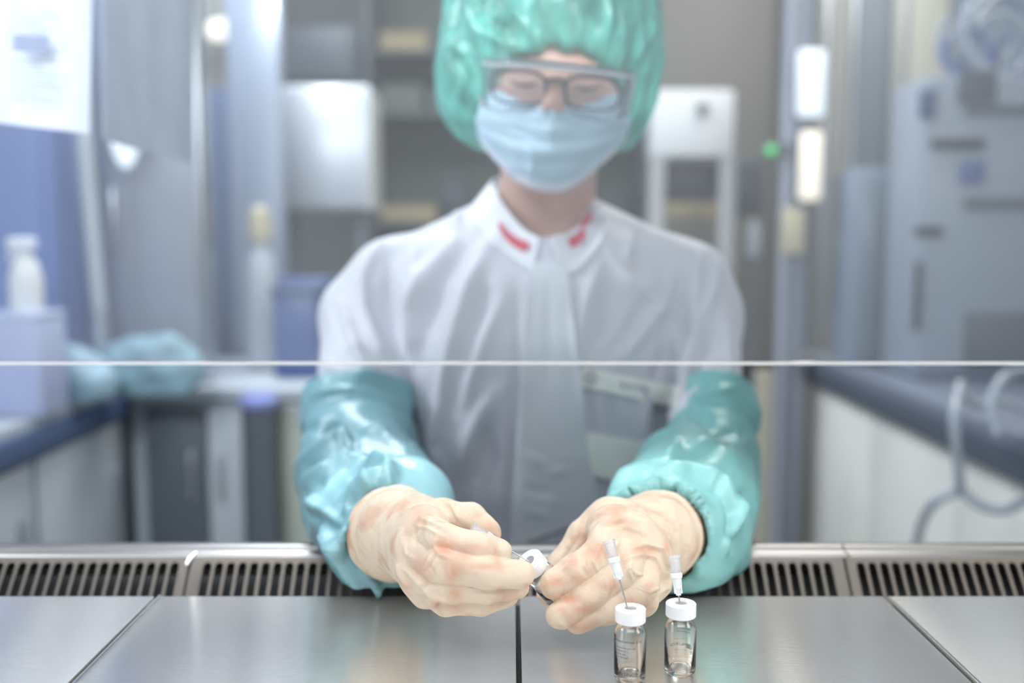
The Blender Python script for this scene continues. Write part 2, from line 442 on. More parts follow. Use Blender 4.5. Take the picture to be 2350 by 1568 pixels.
def cap_mat():
    m, nt, b = new_mat('green_cap_film'); N = nt.nodes; L = nt.links
    b.inputs['Base Color'].default_value = rgb(106, 204, 188); b.inputs['Roughness'].default_value = 0.32
    b.inputs['Coat Weight'].default_value = 0.4; b.inputs['Coat Roughness'].default_value = 0.15
    ns = N.new('ShaderNodeTexNoise'); ns.inputs['Scale'].default_value = 26; ns.inputs['Detail'].default_value = 3; ns.inputs['Distortion'].default_value = 1.0
    tc = N.new('ShaderNodeTexCoord'); mp = N.new('ShaderNodeMapping'); mp.inputs['Scale'].default_value = (1.3, 1.3, 0.45)
    L.new(tc.outputs['Object'], mp.inputs[0]); L.new(mp.outputs[0], ns.inputs['Vector'])
    bp = N.new('ShaderNodeBump'); bp.inputs['Strength'].default_value = 0.5; bp.inputs['Distance'].default_value = 0.014
    L.new(ns.outputs['Fac'], bp.inputs['Height']); L.new(bp.outputs[0], b.inputs['Normal'])
    tr = N.new('ShaderNodeBsdfTransparent'); tr.inputs[0].default_value = rgb(196, 240, 230)
    mr = N.new('ShaderNodeMapRange'); mr.inputs[1].default_value = 0.35; mr.inputs[2].default_value = 0.65
    mr.inputs[3].default_value = 0.62; mr.inputs[4].default_value = 0.12
    L.new(ns.outputs['Fac'], mr.inputs[0])
    ms = N.new('ShaderNodeMixShader'); L.new(mr.outputs[0], ms.inputs[0]); L.new(b.outputs[0], ms.inputs[1]); L.new(tr.outputs[0], ms.inputs[2])
    L.new(ms.outputs[0], N['Material Output'].inputs[0])
    return m
M['cap'] = cap_mat()
M['mask'] = plain('mask_blue', rgb(188, 216, 232), 0.6, 0, 0.03, 10, 0.25, 350)
M['maskedge'] = plain('mask_white_edge', rgb(226, 232, 242), 0.6)
M['frame'] = plain('dark_eyeglass_frame', rgb(62, 66, 76), 0.35)
M['lash'] = plain('dark_lashes', rgb(70, 45, 42), 0.6)
M['clearplastic'] = clear('clear_goggle_plastic', (0.93, 0.95, 0.97, 1), 0.10, 0.12, (0.97, 0.98, 1, 1), 1.2, True)
M['lens'] = clear('clear_lens', (0.998, 0.998, 1, 1), 0.04, 0.03, ior=1.06)
M['gogglelens'] = clear('clear_goggle_lens', (0.98, 0.985, 0.99, 1), 0.04, 0.05, (1, 1, 1, 1), 1.06, True)
M['shield'] = clear('cloudy_side_plastic', (0.97, 0.98, 1, 1), 0.1, 0.5, (1, 1, 1, 1), 1.12, True)
M['goggleframe'] = clear('clear_goggle_frame', (0.72, 0.78, 0.82, 1), 0.10, 0.5, (0.92, 0.95, 1, 1), 1.5, True)
M['pane'] = clear('sash_glass', (0.97, 0.985, 0.99, 1), 0.01, 0.046, (0.88, 0.93, 1.0, 1), 1.45)
M['paneedge'] = clear('polished_glass_edge', (0.9, 0.9, 0.9, 1), 0.2, 0.62, (1, 0.99, 0.97, 1), 1.6)
M['vial'] = glass('vial_glass')
M['capwhite'] = plain('white_lacquered_aluminium', rgb(236, 236, 240), 0.35, 0, 0.02)
M['rubber'] = plain('grey_rubber', rgb(150, 152, 152), 0.55)
M['hub'] = plain('white_hub_plastic', rgb(244, 244, 248), 0.3, sss=0.3)
M['hubclear'] = clear('clear_hub_plastic', (0.98, 0.975, 1, 1), 0.06, 0.34, (1, 1, 1, 1), 1.25, True)
M['needle'] = steel('needle_steel', (0.62, 0.60, 0.58, 1), 0.25, 0)

# ------------------------------------------------------------------ worktop
yE = PZ(1175, 1368, ZT)[1]                   # far edge of the worktop
seams = [-0.705, PZ(360, 1368, ZT)[0], PZ(1188, 1368, ZT)[0], PZ(2030, 1368, ZT)[0], 0.72]
desc = ['brushed steel worktop panel at far left, left of the bright diagonal seam',
        'brushed steel worktop panel below the turquoise sleeve, left of the central gap',
        'brushed steel worktop panel that carries the two standing vials',
        'brushed steel worktop panel at far right with a dark diagonal seam']
PAN = []
for i in range(4):
    a, b_ = seams[i] + 0.0013, seams[i + 1] - 0.0013
    r = empty('worktop_panel', ((a + b_) / 2, 0.2, ZT - 0.02)); tag(r, desc[i], 'worktop panel', 'steel worktop panels')
    mb = MB(); mb.box((a, -0.25, ZT - 0.004), (b_, yE, ZT), 0.0009); mb.build('panel_top', M['worktop'], r)
    mb = MB(); mb.box((a + 0.0002, -0.25, ZT - 0.022), (a + 0.002, yE - 0.002, ZT - 0.0042), 0.0004)
    mb.build('folded_edge', M['edge'], r); mb = MB(); mb.box((b_ - 0.002, -0.25, ZT - 0.022), (b_ - 0.0002, yE - 0.002, ZT - 0.0042), 0.0004); mb.build('folded_edge', M['edge'], r); PAN.append(r)
    if i: mb = MB(); mb.box((a - 0.0026, -0.25, ZT - 0.02), (a, yE - 0.003, ZT - 0.005)); mb.build('seam_shade_strip', M['dark'], r)  # dark strip added in the open gap to stand for its shade
for i, px in enumerate((360, 2030)):         # raised rounded lip along the two outer seams
    x = seams[1 if i == 0 else 3] + (0.0022 if i == 0 else 0.0026)
    mb = MB(); mb.tube([(x, -0.25, ZT - 0.0002), (x, yE - 0.001, ZT - 0.0002)], 0.0012 if i == 0 else 0.0006, 10)
    o = mb.build('edge_bead', M['edge'], PAN[1 if i == 0 else 3])

# ------------------------------------------------------------------ air grille and front rail
el = math.radians(48); gd = np.array([0, math.cos(el), math.sin(el)]); GL = 0.050; GT = PZ(1175, 1284, ZT - 0.004)
g0 = np.array([0, GT[1], GT[2]]) - gd * GL
def ginv(py):                                # length along the slope that shows at row py
    k = K(1175, py); A = np.array([[k[1], -gd[1]], [k[2], -gd[2]]]); bvec = np.array([g0[1] - CAM[1], g0[2] - CAM[2]])
    return np.linalg.solve(A, bvec)[1]
Ls = ginv(1291); Lt = ginv(1284)
gx = [-0.75, (PY(428, 1300, GT[1] - 0.01))[0], (PY(1948, 1300, GT[1] - 0.01))[0], 0.75]
gl = ['slotted steel air grille at far left beside the small white clip', 'long slotted steel air grille behind both hands', 'slotted steel air grille at far right']
pitch = 0.00842; sr = 0.0030; nrm = Vector((0, -math.sin(el), math.cos(el)))
for gi in range(3):
    a, b_ = gx[gi] + 0.0009, gx[gi + 1] - 0.0009
    n = int((b_ - a - 0.008) / pitch); mg = ((b_ - a) - n * pitch) / 2
    bm = bmesh.new()
    def gp(x, t): return bm.verts.new(Vector(g0 + gd * t) + Vector((x, 0, 0)))
    L0 = 0.0; arc = 6
    def quad(x0, x1, t0, t1): bm.faces.new((gp(x0, t0), gp(x1, t0), gp(x1, t1), gp(x0, t1)))
    quad(a, a + mg, L0, Lt + 0.002); quad(b_ - mg, b_, L0, Lt + 0.002)
    for c in range(n):
        x0 = a + mg + c * pitch; cx = x0 + pitch / 2
        quad(x0, cx - sr, L0, Ls - sr); quad(cx + sr, x0 + pitch, L0, Ls - sr)
        ring = [(cx - sr * math.cos(math.pi * q / (2 * arc)), Ls - sr + sr * math.sin(math.pi * q / (2 * arc))) for q in range(2 * arc + 1)]
        T = Lt + 0.002
        bm.faces.new([gp(x0, Ls - sr)] + [gp(*q) for q in ring[:arc + 1]] + [gp(cx, T), gp(x0, T)])
        bm.faces.new([gp(*q) for q in ring[arc:]] + [gp(x0 + pitch, Ls - sr), gp(x0 + pitch, T), gp(cx, T)])
    bmesh.ops.remove_doubles(bm, verts=bm.verts, dist=1e-6)
    r = bmesh.ops.extrude_face_region(bm, geom=list(bm.faces))
    for v in r['geom']:
        if isinstance(v, bmesh.types.BMVert): v.co -= nrm * 0.0016
    bmesh.ops.recalc_face_normals(bm, faces=bm.faces)
    me = bpy.data.meshes.new('air_grille'); bm.to_mesh(me); bm.free()
    o = link_mesh('air_grille', me, M['grille'], smooth=False); tag(o, gl[gi], 'grille', 'slotted air grilles in front of the worktop')
gt = g0 + gd * (Lt + 0.002)
prof = [(gt[1], gt[2]), (gt[1] + 0.0015, gt[2] + 0.0012), (gt[1] + 0.010, gt[2] + 0.0014), (gt[1] + 0.0115, gt[2] + 0.0018), (gt[1] + 0.0125, gt[2] + 0.0036), (gt[1] + 0.015, gt[2] + 0.0045)]
# put the rear lip where the photo's row 1246 is
yr = gt[1] + 0.036
zr = PY(1175, 1246, yr)[2]
prof += [(yr - 0.004, zr - 0.0004), (yr, zr), (yr + 0.004, zr - 0.002), (yr + 0.0045, zr - 0.05), (yr + 0.001, zr - 0.05), (yr, zr - 0.004),
         (gt[1] + 0.016, gt[2] + 0.0030), (gt[1] + 0.0140, gt[2] + 0.0012), (gt[1] + 0.0125, gt[2] - 0.0004), (gt[1], gt[2] - 0.002)]
ZRAIL = zr
r = empty('front_rail', (0, gt[1] + 0.02, ZT - 0.05)); tag(r, 'long folded stainless steel front rail running behind the slotted grilles', 'rail')
for x0, x1 in ((-0.75, gx[2] + 0.003), (gx[2] + 0.0042, 0.75)):
    mb = MB(); mb.prism([(y, z) for y, z in prof], x0, x1, Matrix(((0, 0, 1, 0), (1, 0, 0, 0), (0, 1, 0, 0), (0, 0, 0, 1)))); mb.build('rail_profile', M['rail'], r, True, 40)
# duct below the slots
mb = MB(); mb.box((-0.76, yE - 0.06, ZT - 0.085), (0.76, yr + 0.012, ZT - 0.08))
mb.build('duct_floor', M['dark'], r)
mb = MB(); mb.box((-0.76, yr - 0.008, ZT - 0.0795), (0.76, yr - 0.002, ZT - 0.026)); mb.build('duct_wall', M['duct'], r)
c = P(437, 1284, GT[1] * 1.005)
mb = MB(); mb.tube([c + np.array([-0.0015, -0.004, -0.003]), c + np.array([0, -0.001, 0.0005]), c + np.array([0.003, 0.004, 0.0035])], [0.0014, 0.0017, 0.0013], 12)
o = mb.build('sealing_plug', M['edge']); tag(o, 'small bright steel plug on the rail at the left grille joint', 'plug')

# cabinet base under the worktop so it stands on the floor
mb = MB(); mb.box((-0.74, -0.24, 0.0), (0.74, yE - 0.07, 0.08), 0.004); mb.build('plinth', M['duct'], r)
mb = MB(); mb.box((-0.74, -0.24, 0.08), (0.74, yE - 0.07, ZT - 0.0225), 0.004); mb.build('cabinet_body', M['grille'], r)
r.name = 'safety_cabinet'; r['label'] = 'stainless steel cabinet base with long folded front rail behind the slotted grilles'; r['category'] = 'cabinet'

# ------------------------------------------------------------------ sash pane
yp = 0.695; zb = PY(1175, 838, yp)[2]
sash = empty('safety_screen', (0, yp, zb)); tag(sash, 'clear glass sash of the cabinet hanging between camera and technician', 'glass screen')
mb = MB(); mb.box((-0.76, yp, zb + 0.0022), (0.76, yp + 0.005, 1.75)); mb.build('glass_pane', M['pane'], sash, False)
mb = MB(); mb.box((-0.76, yp - 0.0001, zb), (0.76, yp + 0.0051, zb + 0.0021), 0.0004); o = mb.build('polished_edge', M['paneedge'], sash, False); o['label'] = 'bright polished lower edge of the glass'

# ------------------------------------------------------------------ vials and needles
def text_mesh(txt, size, extrude=0.0):
    cu = bpy.data.curves.new('t', 'FONT'); cu.body = txt; cu.size = size; cu.align_x = 'LEFT'; cu.align_y = 'BOTTOM'; cu.resolution_u = 2
    o = bpy.data.objects.new('t', cu); COL.objects.link(o)
    me = bpy.data.meshes.new_from_object(o.evaluated_get(bpy.context.evaluated_depsgraph_get()))
    bpy.data.objects.remove(o); return me
RV = 0.00825; HV = 0.0385
def vial(name, loc, axis, spin, label, group, prints):
    r = empty(name, loc); z = Vector(axis).normalized(); r.rotation_euler = z.to_track_quat('Z', 'X').to_euler() if z.z < 0.999 else (0, 0, 0)
    r.rotation_euler.rotate_axis('Z', spin)
    tag(r, label, 'vial', group)
    W = 0.0010; hz = lambda pr: [(q_, z_ - 0.0013 if z_ > 0.02 else z_) for q_, z_ in pr]
    out = [(0, 0.0006), (0.0055, 0.0004), (0.0068, 0.0), (RV - 0.0004, 0.0008), (RV, 0.0022), (RV, 0.0255), (RV - 0.0004, 0.0275), (RV - 0.0016, 0.0292), (0.0056, 0.0304), (0.0051, 0.0315), (0.0051, 0.0335), (0.0064, 0.0342), (0.0064, 0.0370)]
    inn = [(0.0035, 0.0370), (0.0035, 0.0312), (0.0048, 0.0296), (RV - 0.0024, 0.0284), (RV - W - 0.0002, 0.0268), (RV - W, 0.0252), (RV - W, 0.0040), (RV - 0.0022, 0.0026), (0.0045, 0.0023), (0, 0.0032)]
    mb = MB(); mb.lathe(hz(out + inn), 64)
    body = mb.build('glass_body', M['vial'], None, True, 50); body.parent = r
    cr = 0.0079; h0 = 0.0318; h1 = 0.0390
    mb = MB(); mb.lathe(hz([(0.0067, h0 - 0.0003), (0.0072, h0), (cr - 0.0003, h0 + 0.0002), (cr, h0 + 0.0006), (cr, h1 - 0.0005), (cr - 0.0002, h1 - 0.00015), (cr - 0.0006, h1), (0.0034, h1 + 0.0001), (0.0031, h1 - 0.0001), (0.0030, h1 - 0.0009), (0.0062, h1 - 0.0010), (0.0066, h1 - 0.0022), (0.0066, h0)]), 64, close=True)
    c = mb.build('crimp_cap', M['capwhite'], None, True, 28); c.parent = r; c['label'] = 'white crimped cap'
    mb = MB(); mb.lathe(hz([(0, h1 - 0.0006), (0.0034, h1 - 0.0008), (0.0058, h1 - 0.0012), (0.0058, 0.0372), (0.0034, 0.0368), (0.0034, 0.0335), (0, 0.0333)]), 40)
    s = mb.build('rubber_stopper', M['rubber'], None, True, 50); s.parent = r; s['label'] = 'grey rubber septum'
    bm = bmesh.new(); rr = RV + 0.00004
    for kind, ang, hh, size in prints:       # printing bent round the glass
        if kind == '#':
            q = []
            for (dx, dz) in ((0, 0), (size, 0), (size, size), (0, size)): q.append((dx, dz))
            vs = [[bm.verts.new((rr * math.cos(ang + (i / 4) * size / rr), rr * math.sin(ang + (i / 4) * size / rr), hh + j * size)) for j in (0, 1)] for i in range(5)]
            for i in range(4): bm.faces.new((vs[i][0], vs[i + 1][0], vs[i + 1][1], vs[i][1]))
        elif kind.startswith('|'):
            ln = float(kind[1:]); w_ = size / rr
            vs = [bm.verts.new((rr * math.cos(a_), rr * math.sin(a_), z_)) for a_, z_ in ((ang, hh), (ang + w_, hh), (ang + w_, hh + ln), (ang, hh + ln))]
            bm.faces.new(vs)
        elif kind.startswith('-'):
            ln = float(kind[1:]); n_ = 6
            vs = [[bm.verts.new((rr * math.cos(ang + i / n_ * ln / rr), rr * math.sin(ang + i / n_ * ln / rr), hh + j * size)) for j in (0, 1)] for i in range(n_ + 1)]
            for i in range(n_): bm.faces.new((vs[i][0], vs[i + 1][0], vs[i + 1][1], vs[i][1]))
        else:
            vert = kind.startswith('^'); me = text_mesh(kind[1:] if vert else kind, size)
            mp = {}
            for v in me.vertices:
                x, y = (v.co.x, v.co.y) if not vert else (-v.co.y, v.co.x)
                mp[v.index] = bm.verts.new((rr * math.cos(ang + x / rr), rr * math.sin(ang + x / rr), hh + y))
            for f in me.polygons:
                try: bm.faces.new([mp[i] for i in f.vertices])
                except ValueError: pass
            bpy.data.meshes.remove(me)
    me = bpy.data.meshes.new('printed_marks'); bm.to_mesh(me); bm.free()
    o = link_mesh('printed_marks', me, M['ink'], None, False); o.parent = r
    return r
def needle(name, tip, top, label, enter=0.004):
    tip = Vector(tip); top = Vector(top); L = (top - tip).length
    r = empty(name, tip); r.rotation_euler = (top - tip).to_track_quat('Z', 'X').to_euler(); tag(r, label, 'needle', 'venting needles stuck in the vial stoppers')
    hl = 0.0205; b0 = L - hl
    def part(nm, mb, m, lab=None):
        o = mb.build(nm, m, None, True, 40); o.parent = r
        if lab: o['label'] = lab
        return o
    mb = MB(); mb.lathe([(0, -enter), (0.00028, -enter + 0.0012), (0.0004, -enter + 0.002), (0.0004, b0 + 0.002), (0, b0 + 0.002)], 16); part('cannula', mb, M['needle'], 'thin steel cannula')
    mb = MB(); mb.lathe([(0.00045, b0 - 0.0002), (0.0013, b0), (0.0016, b0 + 0.0030), (0.0022, b0 + 0.0036), (0.0025, b0 + 0.0085), (0.0030, b0 + 0.0090), (0.0031, b0 + 0.0112), (0.0026, b0 + 0.0115), (0.0005, b0 + 0.0115)], 32, close=True)
    for k in range(4):
        a = k * math.pi / 2 + 0.4; Mx = Matrix.Rotation(a, 4, 'Z')
        mb.prism([(0.0009, -0.0003), (0.0026, -0.0003), (0.0026, 0.0003), (0.0009, 0.0003)], b0 + 0.0010, b0 + 0.0095, Mx)
    part('needle_hub', mb, M['hub'], 'white ribbed hub')
    mb = MB(); mb.lathe([(0.0024, b0 + 0.0116), (0.0027, b0 + 0.0118), (0.0029, b0 + 0.0190), (0.0033, b0 + 0.0193), (0.0033, b0 + 0.0205), (0.0024, b0 + 0.0205), (0.0020, b0 + 0.0135), (0.0006, b0 + 0.0118)], 32, close=True)
    part('luer_socket', mb, M['hubclear'], 'clear luer socket')
    return r
def ang_to_cam(loc, off=0.0):                # angle on the vial that faces the camera
    return math.atan2(CAM[1] - loc[1], CAM[0] - loc[0]) + off
v1 = PZ(1445, 1557, ZT); v2 = PZ(1560, 1543, ZT)
a1 = ang_to_cam(v1); a2 = ang_to_cam(v2)
# printing seen on the near and, mirrored, on the far side of the glass
pr1 = [('#', a1 - 1.22, 0.0035, 0.0030), ('MILLINCO', a1 - 0.80, 0.0040, 0.0024), ('Sodium citrate 2 ml', a1 - 1.15, 0.0215, 0.0020), ('for intravenous use only', a1 - 1.3, 0.0185, 0.0014),
       ('store below 25 C', a1 - 1.3, 0.0168, 0.0014), ('single dose vial', a1 - 1.3, 0.0151, 0.0014), ('keep out of reach', a1 - 1.3, 0.0134, 0.0014), ('|0.020', a1 + 0.45, 0.004, 0.00012), ('-0.003', a1 + 0.75, 0.008, 0.00015), ('-0.003', a1 + 0.75, 0.0165, 0.00015)]
f2 = a2 + math.pi
pr2 = [('#', f2 - 0.85, 0.0095, 0.0030), ('MILLINCO', f2 - 0.45, 0.0100, 0.0024), ('|0.023', f2 - 0.42, 0.004, 0.00012), ('|0.023', f2 + 0.25, 0.004, 0.00012), ('Sodium citrate', f2 - 0.8, 0.0265, 0.0018), ('for intravenous use', f2 - 0.8, 0.0225, 0.0014),
       ('single dose vial', f2 - 0.8, 0.0205, 0.0014), ('store below 25 C', f2 - 0.8, 0.0185, 0.0014), ('-0.008', f2 - 0.5, 0.0145, 0.00012), ('-0.008', f2 - 0.5, 0.0078, 0.00012), ('^LOT 24 05', a2 + 0.85, 0.008, 0.0020), ('^EXP 2.03', f2 - 1.05, 0.006, 0.0017)]
vial('glass_vial', tuple(v1), (0, 0, 1), 0, 'clear glass vial nearest the camera with its needle leaning left', 'small clear glass vials with white crimp caps', pr1)
vial('glass_vial', tuple(v2), (0, 0, 1), 0, 'clear glass vial standing at right with an almost upright needle', 'small clear glass vials with white crimp caps', pr2)
ax3 = (-0.60 * RT + 0.80 * UP) * 0.88 - 0.47 * FW
top3 = P(1214, 1287, 0.5475)
b3 = top3 - ax3 * 0.0377
pr3 = [q for a_ in (0.2, 2.3, 4.4) for q in (('MILLINCO', a_, 0.006, 0.0024), ('for intravenous use', a_ - 0.1, 0.0205, 0.0014), ('single dose vial', a_, 0.0185, 0.0014), ('store below 25 C', a_, 0.0165, 0.0014), ('^LOT 24 05', a_ - 0.2, 0.006, 0.0020))]
vial('glass_vial', tuple(b3), tuple(ax3), 0.6, 'tilted clear glass vial held between both gloved hands', 'small clear glass vials with white crimp caps', pr3)
t1 = v1 + np.array([-0.0016, 0.0008, 0.0372]); t2 = v2 + np.array([-0.0007, 0.0, 0.0372])
def top_at(tip, px, py, L):                  # point L away from tip on the ray of a pixel (nearer to the camera)
    k = K(px, py); kk = k @ k; q = CAM - tip; bq = q @ k; c_ = q @ q - L * L; disc = max(bq * bq - kk * c_, 0)
    D = (-bq - math.sqrt(disc)) / kk; D2 = (-bq + math.sqrt(disc)) / kk
    return P(px, py, D2), P(px, py, D)
n1top = P(1397, 1240, 0.5195); n2top = P(1547, 1275, 0.523)
needle('syringe_needle', t1, n1top, 'needle with clear top leaning left out of the nearest vial')
needle('syringe_needle', t2, n2top, 'needle with clear top standing upright in the right vial')
t3 = top3 + ax3 * -0.0005 + (-0.0005) * RT
n3top = P(1083, 1212, 0.5440)
needle('syringe_needle', t3, n3top, 'needle pinched by the gloved fingers and stuck in the tilted vial')
#PART3
# ------------------------------------------------------------------ person
def sc_(f, D): return f
person = empty('person', (0.02, 1.02, 0.0)); tag(person, 'person in white jacket, green cap, blue mask and cream gloves holding a tilted vial', 'person')

# right hand of the person (left in the photo) and left hand: joints [wrist, palm knuckles, fingers, thumb]
RH = dict(
    wrist=(P(915, 1222, 0.607), 0.0245), fore=(P(900, 1224, 0.66), 0.0285),
    mcp=[(P(972, 1216, 0.560), 0.0125), (P(962, 1262, 0.553), 0.0125), (P(966, 1308, 0.550), 0.0120), (P(982, 1348, 0.552), 0.0105)],
    fing=[[(P(1018, 1243, 0.524), 0.0090), (P(1092, 1257, 0.519), 0.0081), (P(1146, 1266, 0.520), 0.0066)],
          [(P(1016, 1297, 0.517), 0.0092), (P(1120, 1314, 0.512), 0.0078), (P(1196, 1318, 0.517), 0.0073)],
          [(P(1014, 1342, 0.521), 0.0088), (P(1120, 1353, 0.519), 0.0073), (P(1186, 1348, 0.526), 0.0063)],
          [(P(1026, 1378, 0.528), 0.0082), (P(1105, 1382, 0.527), 0.0067), (P(1165, 1370, 0.534), 0.0058)]],
    thumb=[(P(958, 1196, 0.592), 0.0150), (P(1012, 1188, 0.578), 0.0105), (P(1078, 1190, 0.572), 0.0090), (P(1121, 1222, 0.566), 0.0073)])
LH = dict(
    wrist=(P(1500, 1232, 0.615), 0.0255), fore=(P(1535, 1225, 0.68), 0.0290),
    mcp=[(P(1405, 1218, 0.580), 0.0140), (P(1450, 1238, 0.572), 0.0140), (P(1482, 1282, 0.568), 0.0135), (P(1490, 1330, 0.572), 0.0120)],
    fing=[[(P(1378, 1272, 0.549), 0.0098), (P(1320, 1312, 0.5415), 0.0089), (P(1273, 1343, 0.5405), 0.0081)],
          [(P(1432, 1312, 0.546), 0.0098), (P(1352, 1367, 0.5375), 0.0085), (P(1286, 1412, 0.5375), 0.0078)],
          [(P(1466, 1352, 0.546), 0.0092), (P(1392, 1397, 0.5400), 0.0078), (P(1326, 1424, 0.541), 0.0070)],
          [(P(1475, 1380, 0.552), 0.0082), (P(1432, 1400, 0.5490), 0.0070), (P(1388, 1412, 0.551), 0.0060)]],
    thumb=[(P(1400, 1205, 0.607), 0.0160), (P(1350, 1240, 0.602), 0.0130), (P(1292, 1305, 0.598), 0.0105), (P(1262, 1362, 0.592), 0.0078)])
def hand_field(H, f, shrink=0.0, kf=0.0002, kp=0.0045):
    wp, wr = H['wrist']
    palm = f.like()
    palm.cap(H['fore'][0], wp, H['fore'][1] - shrink, wr - shrink, 0.004)
    palm.cap(wp, H['mcp'][0][0] * 0.5 + H['mcp'][1][0] * 0.5, wr * 0.86 - shrink, 0.0125 - shrink, 0.010)
    for p, r in H['mcp']: palm.cap(wp + (p - wp) * 0.25, p, 0.016 - shrink, r - shrink, 0.007)
    for (a, ra), (b, rb) in zip(H['mcp'][:-1], H['mcp'][1:]): palm.cap(a, b, ra * 0.93 - shrink, rb * 0.93 - shrink, 0.006)
    T = H['thumb']
    palm.cap(wp + (T[0][0] - wp) * 0.3, T[0][0], 0.016 - shrink, T[0][1] - shrink, 0.008)
    palm.cap(T[0][0], T[1][0], T[0][1] - shrink, T[1][1] - shrink, 0.004)
    fg = f.like()
    for (m, ch) in list(zip(H['mcp'], H['fing'])) + [(T[1], T[2:])]:
        one = f.like(); pr = m
        for q in ch:
            one.cap(pr[0], q[0], (pr[1] * 0.92 if pr is m else pr[1]) - shrink, q[1] - shrink, 0.0025); pr = q
        fg.d = smin(fg.d, one.d, kf)
    f.d = np.minimum(f.d, smin(palm.d, fg.d, kp)) if shrink else smin(palm.d, fg.d, kp)
    return f
def hand_bounds(H, pad=0.035):
    pts = [H['wrist'][0], H['fore'][0]] + [p for p, r in H['mcp']] + [p for c in H['fing'] for p, r in c] + [p for p, r in H['thumb']]
    pts = np.array(pts); return pts.min(0) - pad, pts.max(0) + pad

def make_glove(H, lines, pink, label, rim):
    lo, hi = hand_bounds(H)
    f = hand_field(H, Field(lo, hi, 0.0007))
    # open cuff with a rolled rim
    a = H['wrist'][0]; b = H['fore'][0]; ax = (b - a) / np.linalg.norm(b - a); c = a + (b - a) * rim[0]
    X, Y, Z = np.meshgrid(*f.ax, indexing='ij', sparse=True)
    along = (X - c[0]) * ax[0] + (Y - c[1]) * ax[1] + (Z - c[2]) * ax[2]
    rad = np.sqrt(np.maximum((X - c[0])**2 + (Y - c[1])**2 + (Z - c[2])**2 - along**2, 0))
    f.d = np.maximum(f.d, along.astype(np.float32))
    f.cap(a, c, H['wrist'][1], rim[1] - 0.0004, 0.004); f.d = np.maximum(f.d, along.astype(np.float32))
    tor = np.sqrt((rad - rim[1])**2 + along**2) - 0.0013
    f.d = smin(f.d, tor.astype(np.float32), 0.0012)
    ins = np.maximum(rad - (rim[1] - 0.0022), -along - 0.004)       # hollow mouth of the cuff
    f.d = np.maximum(f.d, -ins.astype(np.float32))
    V, Fc = f.mesh(1); N = vnorm(V, Fc)
    d = 1.9 * folds(V, N, lines)
    s = (V - a) @ ax                         # stretch rings of the cuff
    ring = sstep(-0.006, 0.006, s)
    d += 0.0011 * (worley(V * 95) - 0.5) * (0.35 + 0.65 * sstep(0.02, -0.02, s)) + ring * 0.0008 * np.sin(s * 900 + 2.0 * vnoise(V * 40)) 
    d += 0.00022 * vnoise(V * 120) + 0.0003 * ridge(V * 75) * (0.4 + 0.6 * sstep(-0.05, 0.0, s))
    V = V + N * d[:, None]; V = lap(V, Fc, 1, 0.3)
    o = obj('glove', V, Fc, M['glove'], person); o['label'] = label
    u, v, D = project(V); at = np.zeros(len(V))
    for (x, y, rx, ry, am) in pink: at = np.maximum(at, am * np.exp(-((u - x) / rx)**2 - ((v - y) / ry)**2))
    A = o.data.attributes.new('skin_shows', 'FLOAT', 'POINT'); A.data.foreach_set('value', at.astype(np.float32))
    return o
LR = [
    ([(965, 1190), (1000, 1205), (1030, 1218)], 5, 0.7), ([(952, 1205), (985, 1215), (1015, 1232)], 4, 0.6), ([(985, 1178), (1010, 1192), (1030, 1208)], 4, -0.5),
    ([(955, 1250), (953, 1225), (972, 1200)], 4, -0.6), ([(1000, 1262), (1010, 1275), (1035, 1283)], 5, 0.8), ([(1005, 1225), (997, 1250), (1003, 1268)], 4, 0.6),
    ([(985, 1280), (975, 1310), (992, 1335)], 4, 0.8), ([(1000, 1270), (985, 1300), (1005, 1330)], 4, -0.6), ([(1030, 1290), (1028, 1315), (1042, 1335)], 3, 0.4),
    ([(920, 1300), (955, 1330), (990, 1370), (1040, 1385)], 6, 1.0), ([(930, 1285), (965, 1325), (1000, 1345)], 6, -0.6), ([(905, 1290), (925, 1330), (960, 1372)], 7, 0.8),
    ([(990, 1395), (1010, 1380), (1045, 1390)], 4, -0.7), ([(1050, 1345), (1100, 1352), (1150, 1345)], 3, 0.3), ([(960, 1290), (930, 1270), (925, 1240)], 6, 0.6),
    ([(1080, 1370), (1110, 1362), (1140, 1370)], 4, 0.4), ([(1060, 1150), (1035, 1160), (1050, 1188)], 5, 0.8), ([(1010, 1150), (1030, 1165), (1042, 1190)], 5, -0.8),
    ([(940, 1230), (925, 1262), (922, 1300)], 6, -0.5), ([(1015, 1330), (1005, 1352), (1022, 1372)], 3, 0.5)]
